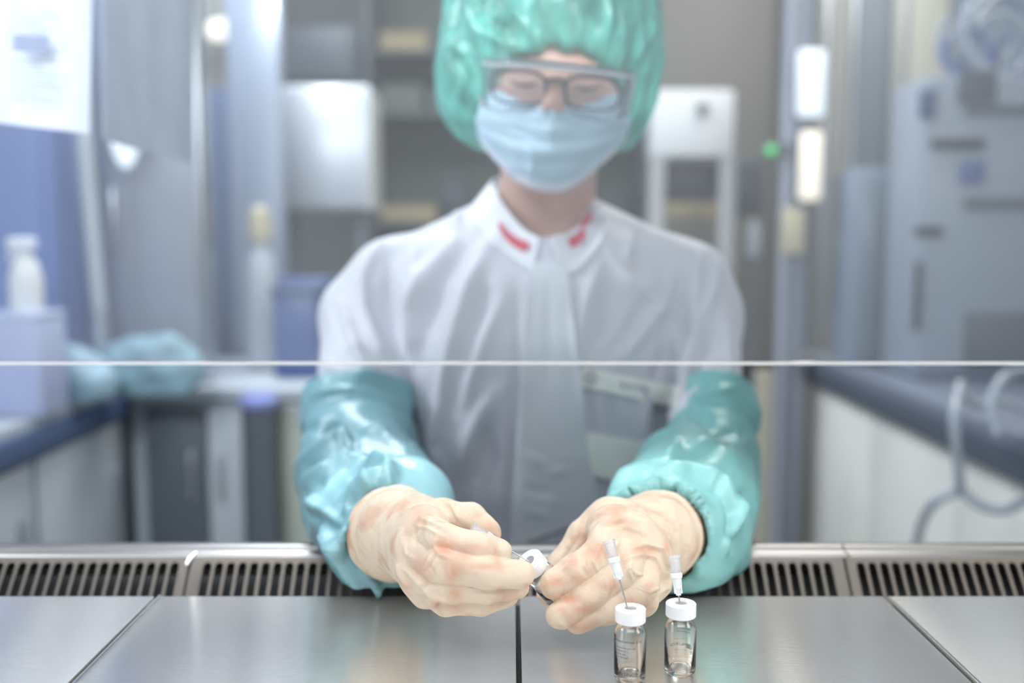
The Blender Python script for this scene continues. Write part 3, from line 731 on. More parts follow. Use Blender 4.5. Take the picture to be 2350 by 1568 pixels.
LL = [
    ([(1340, 1225), (1400, 1195), (1450, 1190)], 8, 0.9), ([(1420, 1245), (1400, 1265), (1405, 1290)], 5, 0.9), ([(1400, 1240), (1385, 1262), (1388, 1290)], 5, -0.7),
    ([(1370, 1265), (1362, 1290), (1372, 1315)], 4, 0.7), ([(1345, 1275), (1340, 1300), (1352, 1320)], 4, 0.6), ([(1432, 1285), (1470, 1275), (1505, 1280), (1520, 1310)], 5, 1.2),
    ([(1440, 1265), (1480, 1250), (1520, 1262), (1537, 1300), (1530, 1350)], 5, 1.2), ([(1520, 1270), (1528, 1310), (1512, 1360)], 6, -0.8),
    ([(1450, 1290), (1442, 1310), (1452, 1330)], 4, 0.8), ([(1390, 1330), (1395, 1355), (1385, 1380)], 4, 0.7), ([(1405, 1325), (1412, 1350), (1402, 1372)], 4, -0.5),
    ([(1490, 1360), (1510, 1350), (1512, 1330)], 4, 1.0), ([(1440, 1300), (1460, 1318), (1485, 1322)], 4, 0.7), ([(1400, 1215), (1440, 1210), (1480, 1225)], 6, 0.6),
    ([(1450, 1190), (1500, 1205), (1545, 1245)], 6, 0.5), ([(1430, 1175), (1490, 1185), (1545, 1225)], 5, -0.5), ([(1330, 1230), (1310, 1260), (1290, 1290)], 6, -0.6),
    ([(1500, 1370), (1530, 1350), (1545, 1320)], 5, 0.7), ([(1460, 1180), (1430, 1200), (1380, 1215)], 5, -0.5)]
PR = [(1020, 1256, 26, 20, .9), (1085, 1258, 30, 12, .5), (1110, 1300, 45, 8, .6), (1038, 1318, 14, 22, .7), (1045, 1362, 18, 16, .7), (965, 1300, 22, 26, .5), (1050, 1398, 22, 12, .5), (1000, 1390, 12, 10, .6), (1210, 1345, 10, 8, .6), (1095, 1183, 14, 8, .5)]
PL = [(1275, 1335, 30, 14, .7), (1320, 1330, 18, 12, .5), (1375, 1262, 20, 22, .6), (1310, 1375, 28, 14, .8), (1290, 1400, 16, 10, .5), (1400, 1345, 16, 20, .6), (1445, 1385, 26, 18, .6), (1480, 1265, 30, 14, .6), (1530, 1255, 10, 20, .6), (1340, 1235, 30, 14, .4), (1395, 1200, 26, 10, .4), (1310, 1290, 20, 10, .5), (1340, 1400, 28, 9, .7), (1325, 1440, 14, 8, .4)]
make_glove(RH, LR, PR, 'cream latex glove on the hand that pinches the needle', (0.50, 0.0295))
make_glove(LH, LL, PL, 'cream latex glove on the hand that holds the vial', (0.85, 0.0305))

# ---- body: one continuous surface (head, neck, trunk, arms, hands, legs)
f = Field((-0.36, 0.46, ZT - 0.38), (0.36, 1.24, 1.46), 0.004)
hc = P(1270, 140, 1.0)
f.ell(hc, (0.075, 0.092, 0.100), 0.01)
f.ell(P(1268, 240, 0.968), (0.064, 0.066, 0.082), 0.02)
f.ell(P(1270, 205, 0.985), (0.0765, 0.062, 0.070), 0.015)
f.ell(P(1262, 385, 0.955), (0.032, 0.036, 0.026), 0.025)
f.cap(P(1263, 330, 1.0), P(1250, 560, 1.035), 0.047, 0.052, 0.015)
f.cap(P(1275, 178, 0.908), P(1268, 250, 0.888), 0.008, 0.012, 0.010)
f.cap(P(1190, 152, 0.918), P(1240, 160, 0.908), 0.006, 0.006, 0.010); f.cap(P(1310, 162, 0.908), P(1370, 166, 0.918), 0.006, 0.006, 0.010)
for x in (1205, 1345): f.ell(P(x, 182 + (x - 1205) * 0.07, 0.923), (0.0125, 0.012, 0.011), 0.005)
tc = P(1215, 900, 1.03)
f.ell(P(1230, 740, 1.04), (0.120, 0.060, 0.11), 0.03)
f.cap(P(1150, 640, 1.05), P(1310, 640, 1.05), 0.045, 0.045, 0.02)
f.ell(np.array([0.02, 1.04, 0.72]), (0.125, 0.085, 0.24), 0.05)
JR = [(P(868, 720, 1.01), 0.028), (P(830, 1060, 0.89), 0.024)]; JL = [(P(1575, 710, 1.01), 0.030), (P(1612, 1060, 0.89), 0.022)]
for J, H, q in ((JR, RH, (1110, 600)), (JL, LH, (1370, 600))):
    f.cap(P(q[0], q[1] + 40, 1.04), J[0][0], 0.030, 0.030, 0.02)
    f.cap(J[0][0], J[1][0], 0.030, 0.024, 0.006); f.cap(J[1][0], H['wrist'][0], 0.025, 0.019, 0.006)
for H in (RH, LH):
    lo, hi = hand_bounds(H, 0.02); h = hand_field(H, Field(f.lo + np.floor((lo - f.lo) / f.vox) * f.vox, hi, f.vox), 0.0022, 0.002, 0.004)
    o_ = np.round((h.lo - f.lo) / f.vox).astype(int); sl = tuple(slice(max(o_[i], 0), min(o_[i] + h.n[i], f.n[i])) for i in range(3))
    hd = h.d[tuple(slice(sl[i].start - o_[i], sl[i].stop - o_[i]) for i in range(3))]
    # only inside the forearm-side of the cuff opening
    f.d[sl] = smin(f.d[sl], hd, 0.003)
# thighs and shins below the worktop
for sx in (-1, 1):
    f.cap((0.02 + sx * 0.075, 1.03, 0.58), (0.02 + sx * 0.10, 0.70, 0.57), 0.070, 0.055, 0.03)
V, Fc = f.mesh(3); body = obj('body', V, Fc, M['skin'], person)
BODY = BVHTree.FromPolygons([tuple(v) for v in V], [tuple(q) for q in Fc])
# hair under the cap
f = Field(hc - 0.13, hc + 0.13, 0.004); f.ell(hc + np.array([0, 0.010, 0.018]), (0.084, 0.103, 0.100), 0.01); f.ell(hc + np.array([0, 0.07, 0.05]), (0.045, 0.035, 0.04), 0.02)
f.ell(P(1268, 260, 0.93), (0.062, 0.09, 0.098), 0.01, 's')
V, Fc = f.mesh(2); N = vnorm(V, Fc); V = V + N * (0.002 * ridge(V * np.array([60, 60, 14])))[:, None]
obj('hair', V, Fc, M['hair'], person)
# lashes and brows
for (x0, y0, x1, y1, dy, w_) in ((1168, 184, 1232, 190, 9, 0.0016), (1318, 196, 1382, 194, 9, 0.0016), (1158, 152, 1236, 150, -8, 0.0024), (1312, 160, 1392, 166, -7, 0.0024)):
    pts = []
    for t in np.linspace(0, 1, 9):
        px = x0 + (x1 - x0) * t; py = y0 + (y1 - y0) * t + dy * 4 * t * (1 - t)
        k = K(px, py); h = BODY.ray_cast(Vector(CAM), Vector(k).normalized()); pts.append(np.array(h[0]) - k * 0.0006 if h[0] else P(px, py, 0.915))
    mb = MB(); mb.tube(pts, [w_ * (0.3 + 0.7 * math.sin(math.pi * min(max(t, .05), .95))) for t in np.linspace(0, 1, 9)], 8)
    mb.build('eyelashes' if abs(dy) == 9 else 'eyebrow', M['lash'], person)

# ---- jacket
f = Field((-0.33, 0.74, 0.52), (0.33, 1.22, 1.24), 0.004)
zs = lambda py, D=1.0: P(1215, py, D)[2]
pyk = [462, 500, 560, 640, 760, 900, 1050, 1250, 1600, 1900]
ak = [0.050, 0.085, 0.115, 0.135, 0.150, 0.142, 0.140, 0.145, 0.15, 0.15]
bk = [0.040, 0.064, 0.084, 0.100, 0.108, 0.108, 0.108, 0.112, 0.12, 0.12]
yk = [1.030, 1.025, 1.015, 1.005, 1.0, 1.0, 1.0, 1.0, 1.0, 1.0]
zk = np.array([zs(p) for p in pyk])
X, Y, Z = np.meshgrid(*f.ax, indexing='ij', sparse=True)
a_ = np.interp(Z, zk[::-1], ak[::-1]); b_ = np.interp(Z, zk[::-1], bk[::-1]); y_ = np.interp(Z, zk[::-1], yk[::-1])
xc = np.interp(Z, zk[::-1], [0.030, 0.028, 0.024, 0.02, 0.018, 0.017, 0.016, 0.016, 0.016, 0.016][::-1])
q = (np.abs((X - xc) / a_)**2.5 + np.abs((Y - y_) / b_)**2.5)**(1 / 2.5)
d = (q - 1) * np.minimum(a_, b_)
d = np.maximum(d, Z - zk[0]); d = np.maximum(d, 0.54 - Z)
f.d = d.astype(np.float32)
f.cap(P(1120, 568, 1.025), P(900, 655, 1.01), 0.040, 0.040, 0.03); f.cap(P(900, 655, 1.01), P(850, 735, 1.01), 0.040, 0.049, 0.03)
f.cap(P(1365, 572, 1.025), P(1565, 668, 1.01), 0.040, 0.045, 0.03); f.cap(P(1565, 668, 1.01), P(1592, 730, 1.01), 0.045, 0.047, 0.03)
f.cap(P(850, 735, 1.01), P(840, 870, 0.95), 0.0490, 0.0440, 0.012); f.cap(P(840, 870, 0.95), P(824, 1080, 0.87), 0.0415, 0.032, 0.010)
f.cap(P(1592, 730, 1.01), P(1608, 870, 0.95), 0.0460, 0.037, 0.012); f.cap(P(1608, 870, 0.95), P(1622, 1080, 0.87), 0.035, 0.030, 0.010)
f.ell(P(1250, 462, 0.955), (0.050, 0.075, 0.036), 0.004, 's')
V, Fc = f.mesh(3); N = vnorm(V, Fc)
f_ = 1.5
JF = [ # (polyline, width px, height mm)
    ([(1080, 560), (1020, 640), (985, 740), (965, 830)], 26, -7), ([(1120, 570), (1070, 660), (1040, 760), (1020, 860), (1000, 1000)], 20, 6),
    ([(1040, 560), (975, 640), (935, 720), (930, 830)], 18, 6), ([(1150, 690), (1110, 770), (1085, 850), (1060, 960)], 20, 5), ([(1120, 640), (1095, 740), (1060, 840)], 20, -5),
    ([(870, 560), (838, 640), (838, 720), (872, 800)], 13, 7), ([(775, 690), (800, 760), (830, 830), (860, 850)], 13, 7), ([(800, 610), (770, 700), (800, 780)], 14, -4),
    ([(900, 590), (890, 680), (915, 780), (935, 850)], 20, -6), ([(950, 560), (955, 640), (945, 740)], 16, 4), ([(1050, 470), (1048, 520)], 10, 4),
    ([(930, 870), (940, 960), (965, 1060)], 14, -9), ([(880, 860), (920, 900), (940, 940)], 10, -6), ([(740, 840), (790, 850), (800, 890)], 16, 5),
    ([(1130, 900), (1080, 1000), (1060, 1080)], 22, 6), ([(1000, 940), (985, 1020), (1010, 1080)], 18, 5), ([(1110, 960), (1120, 1060), (1090, 1150)], 20, -5), ([(1120, 1060), (1090, 1140), (1080, 1220)], 14, 5),
    ([(1390, 580), (1450, 650), (1520, 720), (1580, 800)], 11, 4.5), ([(1370, 620), (1340, 700), (1325, 800)], 16, 5), ([(1400, 640), (1400, 740), (1370, 800)], 26, -6),
    ([(1470, 540), (1465, 600), (1480, 640)], 14, -6), ([(1450, 540), (1440, 600)], 12, 4), ([(1580, 590), (1560, 680), (1575, 780)], 12, -7), ([(1600, 600), (1590, 680), (1590, 800), (1560, 860)], 14, 6),
    ([(1625, 590), (1615, 650)], 9, -6), ([(1640, 610), (1630, 680), (1600, 760)], 12, 5), ([(1530, 680), (1490, 740), (1440, 800), (1420, 830)], 16, 6), ([(1480, 700), (1450, 760), (1400, 820)], 18, -5),
    ([(1520, 740), (1530, 820), (1500, 870)], 14, -5), ([(1550, 760), (1560, 830)], 12, 4), ([(1640, 760), (1600, 840), (1575, 900)], 10, -7), ([(1660, 720), (1670, 800), (1680, 870)], 14, 4),
    ([(1540, 880), (1510, 960), (1500, 1050)], 16, -8), ([(1480, 900), (1480, 1000), (1490, 1080)], 20, 4), ([(1400, 900), (1410, 1000), (1430, 1090)], 18, -4)]
JF = [(a, b * 0.85, c * f_) for a, b, c in JF] + [([(1190, 640), (1182, 900), (1166, 1250)], 8, -6), ([(1345, 830), (1362, 1000), (1400, 1180)], 9, -6)]
dj = folds(V, N, JF) + 0.0016 * vnoise(V * np.array([26, 26, 12])) + 0.0009 * ridge(V * np.array([40, 40, 16]) + 7)
V = V + N * dj[:, None]; V = lap(V, Fc, 1, 0.4)
jk = obj('jacket', V, Fc, M['jacket'], person); jk['label'] = 'white high-collared work jacket'
JB = BVHTree.FromPolygons([tuple(v) for v in V], [tuple(q) for q in Fc])
def drape(px, py, off, dflt=0.9):
    k = K(px, py); h = JB.ray_cast(Vector(CAM), Vector(k).normalized())
    Dh = (np.array(h[0]) - CAM) @ FW if h[0] else dflt
    return P(px, py, Dh - off)
def smooth_grid(G, it=2, ax=(0, 1)):
    G = np.array(G)
    for _ in range(it):
        H = G.copy(); H[1:-1] = (G[:-2] + 2 * G[1:-1] + G[2:]) / 4; G = H.copy(); H[:, 1:-1] = (G[:, :-2] + 2 * G[:, 1:-1] + G[:, 2:]) / 4; G = H
    return G
def draped(name, left, right, nu, nv, off, thick, m, parent, disp=None, lab=None):
    Lp = catmull(left, nu); Rp = catmull(right, nu)
    G = smooth_grid([[drape(*(Lp[i] + (Rp[i] - Lp[i]) * j / (nv - 1)), off) for j in range(nv)] for i in range(nu)], 4)
    o = solid_grid(name, G, thick, m, parent, disp)
    if lab: o['label'] = lab
    return o
pl_disp = lambda V, N: 0.0007 * vnoise(V * np.array([12, 12, 55])) + folds(V, N, [([(1208, 640), (1202, 850), (1190, 1050)], 9, 2), ([(1318, 700), (1330, 850), (1345, 1000)], 10, 2.4), ([(1262, 640), (1258, 900)], 14, -1.5),
      ([(1200, 1040), (1260, 1075)], 8, 1.5), ([(1200, 1120), (1270, 1135)], 7, -1.5), ([(1250, 1090), (1300, 1080)], 7, 1.5), ([(1200, 1170), (1260, 1185)], 7, 1.3)])
draped('placket', [(1222, 598), (1205, 740), (1195, 900), (1180, 1080), (1170, 1260)], [(1300, 600), (1316, 740), (1335, 900), (1352, 1050), (1385, 1180)], 70, 22, 0.0045, 0.003, M['placket'], jk, pl_disp, 'white button placket')
tp = draped('pocket_flap', [(1336, 842), (1328, 886)], [(1560, 888), (1546, 934)], 8, 26, 0.004, 0.002, M['tape'], jk, lambda V, N: folds(V, N, [([(1478, 870), (1488, 925)], 12, -3)]), 'white name tape above the pocket')
draped('pocket_patch', [(1338, 990), (1352, 1062), (1360, 1092)], [(1482, 1016), (1470, 1070), (1456, 1116)], 14, 12, 0.004, 0.002, M['tape'], jk, None, 'lighter cloth panel on the pocket')
# snap and faint lettering on the tape
c0 = drape(1355, 865, 0.0068); nrm_ = (CAM - c0) / np.linalg.norm(CAM - c0)
Mx = Matrix.Translation(Vector(c0)) @ Vector(nrm_).to_track_quat('Z', 'Y').to_matrix().to_4x4()
mb = MB(); mb.lathe([(0, 0.0008), (0.003, 0.001), (0.0042, 0.0002), (0.0052, 0.0012), (0.0062, 0), (0.0062, -0.002), (0, -0.002)], 24, Mx); mb.build('snap', plain('grey_snap', rgb(196, 198, 200), 0.4), tp)
bm = bmesh.new()
me = text_mesh('B.B.MED', 1.0)
for v in me.vertices: pass
vm = [bm.verts.new(Vector(drape(1424 + v.co.x * 19, 893 - v.co.y * 19 + v.co.x * 3.5, 0.0064))) for v in me.vertices]
for p_ in me.polygons:
    try: bm.faces.new([vm[i] for i in p_.vertices])
    except ValueError: pass
m2_ = bpy.data.meshes.new('lettering'); bm.to_mesh(m2_); bm.free(); link_mesh('lettering', m2_, M['greyink'], tp, False)

# ---- collar: two stand-up flaps round the neck, their lower edge lying on the jacket
def flap(name, top, bot, n, mv, m, parent, thick=0.0018, lie=None):
    A = catmull(top, n); B = catmull(bot, n); G = []
    for a, b in zip(A, B):
        pb = P(*b)
        if lie == 'edge':
            q = drape(b[0], b[1], 0.004, 9); Dq = (q - CAM) @ FW
            if Dq < b[2] + 0.01: pb = P(b[0], b[1], min(b[2], Dq))
        G.append([P(*a) + (pb - P(*a)) * t for t in np.linspace(0, 1, mv)])
    return solid_grid(name, smooth_grid(G, 1), thick, m, parent)
cA = [(1345, 430, 1.09), (1230, 420, 1.105), (1135, 408, 1.06), (1138, 440, 1.00), (1165, 482, 0.965), (1200, 524, 0.940), (1238, 546, 0.928)]
cB = [(1370, 500, 1.10), (1240, 500, 1.12), (1098, 462, 1.07), (1092, 500, 1.01), (1126, 552, 0.965), (1180, 596, 0.925), (1222, 622, 0.910)]
col = flap('collar', cA, cB, 40, 8, M['collar'], jk, lie='edge'); col['label'] = 'white stand collar with red bars'
cC = [(1345, 428, 1.09), (1362, 442, 1.04), (1355, 478, 0.99), (1338, 515, 0.955), (1310, 534, 0.93), (1278, 538, 0.915), (1262, 546, 0.912)]
cDp = [(1370, 500, 1.10), (1390, 498, 1.03), (1384, 540, 0.98), (1360, 580, 0.94), (1332, 612, 0.918), (1308, 626, 0.908), (1285, 600, 0.905)]
col2 = flap('collar', cC, cDp, 30, 8, M['collar'], jk, lie='edge'); col2['label'] = 'white stand collar with red bars'
def bvh_of(o): return BVHTree.FromPolygons([tuple(v.co) for v in o.data.vertices], [tuple(p.vertices) for p in o.data.polygons])
def bar(top, bot, o):
    T = bvh_of(o); A = catmull(top, 18); B = catmull(bot, 18); G = []
    for a, b in zip(A, B):
        row = []
        for t in (0, .5, 1):
            px, py = a + (b - a) * t; k = K(px, py); h = T.ray_cast(Vector(CAM), Vector(k).normalized())
            row.append(P(px, py, ((np.array(h[0]) - CAM) @ FW if h[0] else 0.95) - 0.0035))
        G.append(row)
    solid_grid('red_bar', G, 0.0008, M['red'], o)
bar([(1144, 505), (1165, 530), (1190, 547), (1215, 557)], [(1143, 518), (1160, 545), (1182, 565), (1206, 576)], col)
bar([(1351, 484), (1339, 505), (1331, 530), (1304, 548)], [(1366, 497), (1355, 520), (1341, 548), (1314, 568)], col2)

# ---- over-sleeves
def sleeve(chain, extra, cut, bounds, lines, sh, m, label, seed, stop=None):
    lo, hi = bounds; f = Field(lo, hi, 0.0022)
    for (a, ra), (b, rb) in zip(chain[:-1], chain[1:]): f.cap(a, b, ra, rb, 0.006)
    for a, ra, b, rb in extra: f.cap(a, b, ra, rb, 0.02)
    X, Y, Z = np.meshgrid(*f.ax, indexing='ij', sparse=True)
    a0, a1 = chain[0][0], chain[1][0]; ax = (a1 - a0) / np.linalg.norm(a1 - a0)
    f.d = np.maximum(f.d, (-((X - a0[0]) * ax[0] + (Y - a0[1]) * ax[1] + (Z - a0[2]) * ax[2])).astype(np.float32))
    # rests on the front rail
    fl = np.where(Y > gt[1] + 0.006, ZRAIL + 0.0025, ZT + 0.004) - Z
    f.d = np.maximum(f.d, np.where(fl > -0.03, fl, -0.03).astype(np.float32) + 0 * f.d)
    if stop is not None:
        c, nx = stop; f.d = np.maximum(f.d, (-((X - c[0]) * nx[0] + (Y - c[1]) * nx[1] + (Z - c[2]) * nx[2])).astype(np.float32))
    for a, b, r1, r2 in cut: f.cap(a, b, r1, r2, 0.002, 's')
    V, Fc = f.mesh(2); N = vnorm(V, Fc)
    d = 1.6 * folds(V, N, lines) + 2.5 * sharp(V, N, [(a, b * 1.25, c) for a, b, c in sh])
    W = V * 22 + seed; W = W * np.array([1, 1, 1.3]) + 0.5 * np.stack([vnoise(V * 14 + 3), vnoise(V * 14 + 9), vnoise(V * 14 + 17)], 1)
    d += 0.0065 * worley(W * 0.95 + 3) + 0.0014 * worley(W * 2.2) - 0.004
    V = V + N * d[:, None]; V = lap(V, Fc, 1, 0.25)
    zmin = np.where(V[:, 1] > gt[1] + 0.004, ZRAIL + 0.001, ZT + 0.001); V[:, 2] = np.maximum(V[:, 2], zmin)
    o = obj('sleeve_cover', V, Fc, m, person); o['label'] = label; return o
SR = [(P(820, 893, 0.935), 0.051), (P(820, 950, 0.925), 0.052), (P(826, 982, 0.915), 0.0445), (P(824, 1030, 0.895), 0.0500), (P(820, 1085, 0.86), 0.0515), (P(826, 1160, 0.78), 0.044), (P(868, 1225, 0.69), 0.036), (P(905, 1240, 0.635), 0.030)]
shR = [([(690, 1060), (740, 1035), (790, 1010), (800, 985)], 16, 5), ([(695, 1125), (750, 1090), (800, 1060), (830, 1058)], 14, 5), ([(740, 1150), (745, 1170), (770, 1195)], 12, 5), ([(770, 1195), (800, 1150), (830, 1120), (850, 1110)], 12, 5),
       ([(830, 1058), (880, 1065), (900, 1080)], 12, 4), ([(740, 1170), (765, 1110), (800, 1075)], 14, 4), ([(775, 1290), (790, 1230), (820, 1175), (835, 1150)], 14, 5), ([(840, 1310), (835, 1260), (825, 1200)], 13, 5),
       ([(870, 1320), (860, 1280), (850, 1240)], 12, 4), ([(720, 1240), (735, 1180), (730, 1130)], 14, 5), ([(830, 1140), (860, 1110), (910, 1090)], 13, 5), ([(800, 985), (870, 990), (930, 1020)], 12, 4), ([(800, 1000), (805, 1060)], 10, 3),
       ([(850, 1330), (880, 1370)], 10, 4), ([(735, 1200), (760, 1240), (780, 1280)], 12, 4), ([(900, 1075), (895, 1110), (870, 1160)], 14, 4)]
foR = [([(700, 990), (760, 975), (830, 990), (940, 1010)], 11, -6), ([(700, 1090), (760, 1050), (810, 1030)], 14, -4), ([(740, 1130), (790, 1090), (830, 1085)], 14, -4), ([(850, 1040), (910, 1045), (960, 1070)], 12, -5), ([(760, 1220), (790, 1160), (830, 1140)], 14, -4),
       ([(720, 905), (760, 895), (850, 905), (930, 940)], 12, 3), ([(800, 1250), (815, 1200)], 12, -4), ([(740, 990), (770, 960)], 12, -4)]
sleeve(SR, [(P(890, 1085, 0.82), 0.034, P(945, 1165, 0.70), 0.028), (P(905, 1175, 0.70), 0.036, P(905, 1230, 0.66), 0.034), (P(850, 1265, 0.665), 0.025, P(885, 1310, 0.635), 0.020)],
       [], ((-0.26, 0.50, 0.895), (0.0, 1.02, 1.15)), foR, shR, M['sleeve'], 'glossy turquoise over-sleeve with many sharp creases', 0.0,
       stop=(RH['wrist'][0] + (RH['fore'][0] - RH['wrist'][0]) * 0.62, (RH['fore'][0] - RH['wrist'][0]) / np.linalg.norm(RH['fore'][0] - RH['wrist'][0])))
SL = [(P(1638, 900, 0.935), 0.039), (P(1640, 955, 0.92), 0.0400), (P(1622, 996, 0.905), 0.0340), (P(1625, 1040, 0.885), 0.043), (P(1615, 1095, 0.85), 0.0475), (P(1600, 1170, 0.77), 0.045), (P(1570, 1225, 0.69), 0.040), (P(1545, 1240, 0.650), 0.036)]
foL = [([(1580, 940), (1640, 985), (1700, 1000)], 13, -6), ([(1520, 1060), (1580, 1040), (1660, 1030)], 13, -6), ([(1600, 1060), (1660, 1085), (1705, 1140), (1720, 1180)], 14, -7), ([(1500, 1080), (1580, 1085), (1650, 1110), (1700, 1180)], 14, 6),
       ([(1580, 1010), (1650, 1030), (1720, 1070)], 12, 5), ([(1640, 1120), (1670, 1180), (1680, 1260)], 9, -5), ([(1600, 1090), (1650, 1120), (1665, 1200)], 12, 4), ([(1560, 1000), (1530, 1050)], 12, 4), ([(1440, 1140), (1500, 1115), (1560, 1135)], 12, 4),
       ([(1480, 1160), (1540, 1150), (1590, 1190)], 9, -4), ([(1570, 950), (1600, 910), (1690, 890)], 12, 3), ([(1540, 1110), (1600, 1150), (1620, 1230)], 14, 3)]
shL = [([(1600, 1200), (1610, 1260), (1600, 1320)], 12, 3), ([(1700, 1120), (1690, 1200), (1660, 1270)], 12, 3), ([(1400, 1165), (1450, 1130), (1520, 1110)], 10, 3)]
sleeve(SL, [(P(1565, 1085, 0.82), 0.036, P(1490, 1160, 0.68), 0.026), (P(1490, 1165, 0.69), 0.026, P(1450, 1180, 0.655), 0.018), (P(1600, 1250, 0.68), 0.030, P(1585, 1290, 0.655), 0.026)],
       [(P(1505, 1230, 0.60), P(1532, 1222, 0.69), 0.0305, 0.030), (P(1490, 1235, 0.56), P(1505, 1230, 0.60), 0.0315, 0.0305)], ((0.06, 0.50, 0.895), (0.29, 1.02, 1.15)), foL, shL, M['sleeve2'], 'aqua over-sleeve bunched above the elbow', 5.3)

# ---- trousers (below the worktop)
f = Field((-0.22, 0.5, 0.0), (0.26, 1.2, 0.70), 0.008)
for sx in (-1, 1):
    x = 0.02 + sx * 0.08
    f.cap((x, 1.03, 0.585), (x + sx * 0.02, 0.72, 0.56), 0.085, 0.068, 0.04); f.cap((x + sx * 0.02, 0.72, 0.56), (x + sx * 0.02, 0.74, 0.09), 0.066, 0.05, 0.02); f.cap((x + sx * 0.02, 0.75, 0.055), (x + sx * 0.03, 0.62, 0.045), 0.045, 0.04, 0.02)
V, Fc = f.mesh(2); V[:, 2] = np.maximum(V[:, 2], 0.001); obj('trousers', V, Fc, M['jacket'], person)

# ---- bouffant cap
f = Field(hc + np.array([-0.15, -0.15, -0.16]), hc + np.array([0.15, 0.16, 0.18]), 0.003)
f.ell(P(1267, 95, 1.005), (0.106, 0.118, 0.112), 0.02)
f.ell(P(1110, 215, 1.01), (0.042, 0.065, 0.052), 0.03); f.ell(P(1400, 205, 1.01), (0.038, 0.060, 0.055), 0.03)
f.ell(P(1130, 268, 1.015), (0.026, 0.05, 0.028), 0.02); f.ell(P(1422, 270, 1.015), (0.022, 0.05, 0.026), 0.02)
f.ell(P(1268, 60, 1.03), (0.098, 0.115, 0.125), 0.03)
# face opening
f.ell(P(1272, 304, 0.895), (0.0815, 0.113, 0.079), 0.004, 's')
f.ell(P(1268, 390, 0.99), (0.064, 0.13, 0.075), 0.006, 's')
V, Fc = f.mesh(2); N = vnorm(V, Fc)
rel = V - (hc + np.array([0, 0, -0.02])); th = np.arctan2(rel[:, 0], -rel[:, 1]); el_ = rel[:, 2]
pl1 = ridge(np.stack([th * 5.2 + 9, el_ * 16, np.zeros(len(V))], 1) + 0.6 * vnoise(V * 16)[:, None])
pl2 = ridge(np.stack([th * 11 + 3, el_ * 26, np.ones(len(V))], 1) + 0.5 * vnoise(V * 25 + 5)[:, None])
CF = [([(1085, 20), (1110, 70), (1180, 110), (1245, 115)], 12, 5), ([(1165, 0), (1200, 50), (1245, 112)], 10, 6), ([(1030, 60), (1045, 110), (1085, 130)], 12, 5), ([(1020, 110), (1050, 170), (1060, 220)], 12, 5), ([(1075, 130), (1090, 180)], 10, 4),
      ([(1240, 0), (1265, 60), (1300, 115)], 9, 4), ([(1320, 10), (1330, 60), (1325, 115)], 10, 4), ([(1400, 20), (1390, 70), (1370, 118)], 12, 4), ([(1500, 40), (1470, 110), (1440, 150)], 14, 4), ([(1130, 50), (1180, 80)], 9, -4), ([(1290, 30), (1300, 90)], 9, -4), ([(1030, 200), (1060, 260), (1090, 300)], 12, 4)]
wv = worley(np.stack([th * 4.0 + 2, el_ * 13 + th * 0.8, np.full(len(V), .5)], 1) + 0.35 * vnoise(V * 30)[:, None])
V = V + N * (0.0022 * pl1 + 0.0016 * pl2 + 0.008 * wv - 0.004 + folds(V, N, CF))[:, None]; V = lap(V, Fc, 1, 0.2)
o = obj('hair_cap', V, Fc, M['cap'], person); o['label'] = 'thin pleated green bouffant cap'

# ---- face mask
topc = [(1096, 262), (1108, 218), (1140, 208), (1185, 228), (1232, 244), (1268, 228), (1308, 246), (1360, 236), (1412, 214), (1438, 226), (1446, 276)]
botc = [(1086, 285), (1110, 338), (1160, 392), (1210, 428), (1262, 441), (1312, 430), (1375, 384), (1425, 335), (1443, 305)]
nu, nv = 61, 34
A = catmull(topc, nu); B = catmull(botc, nu); G = []
for i in range(nu):
    s = i / (nu - 1) * 2 - 1; row = []
    for j in range(nv):
        t = j / (nv - 1); px, py = A[i] + (B[i] - A[i]) * t
        xx = abs((px - 1266) / 180)
        Dn = 0.882 - 0.006 * math.sin(math.pi * t) + 0.040 * t**3.0
        D = Dn + 0.052 * xx**1.7 + 0.035 * max(0, xx - 0.75)**2 * 8 + 0.012 * (1 - t) * min(1, xx * 3)
        row.append(P(px, py, D))
    G.append(row)
MF = [([(1110, 262), (1170, 285), (1260, 300), (1350, 290), (1436, 280)], 8, 2.5), ([(1105, 290), (1170, 318), (1260, 328), (1350, 320), (1438, 300)], 7, -2.5), ([(1112, 310), (1180, 340), (1260, 350), (1340, 342), (1432, 316)], 7, 2.2),
      ([(1125, 345), (1190, 370), (1260, 380), (1340, 370), (1405, 345)], 7, -2), ([(1150, 238), (1200, 265), (1255, 285)], 8, 3), ([(1215, 330), (1225, 370), (1220, 400)], 9, 3), ([(1160, 290), (1200, 300), (1240, 330)], 9, -2.5), ([(1300, 260), (1330, 280), (1380, 290)], 9, -2),
      ([(1235, 250), (1270, 262), (1310, 255)], 9, 3), ([(1170, 345), (1200, 400)], 10, 2)]
mk = solid_grid('face_mask', G, 0.0012, M['mask'], person, lambda V, N: folds(V, N, MF) + 0.0006 * vnoise(V * 60)); mk['label'] = 'pale blue pleated surgical mask'
bot = [np.array(G[i][nv - 1]) - K(1266, 440) * 0.0008 for i in range(nu)]; bot2 = [np.array(G[i][nv - 4]) - K(1266, 440) * 0.0012 for i in range(nu)]
solid_grid('mask_binding', [[a + (b - a) * t for t in (0, .5, 1)] for a, b in zip(bot, bot2)], 0.0006, M['maskedge'], mk)
for sx, pts in ((-1, [(1092, 275, 0.985), (1080, 262, 1.0), (1078, 240, 1.02)]), (1, [(1444, 290, 0.985), (1452, 262, 1.0), (1452, 240, 1.02)])):
    mb = MB(); mb.tube([P(*q) for q in pts], 0.0013, 8); mb.build('ear_loop', M['maskedge'], mk)

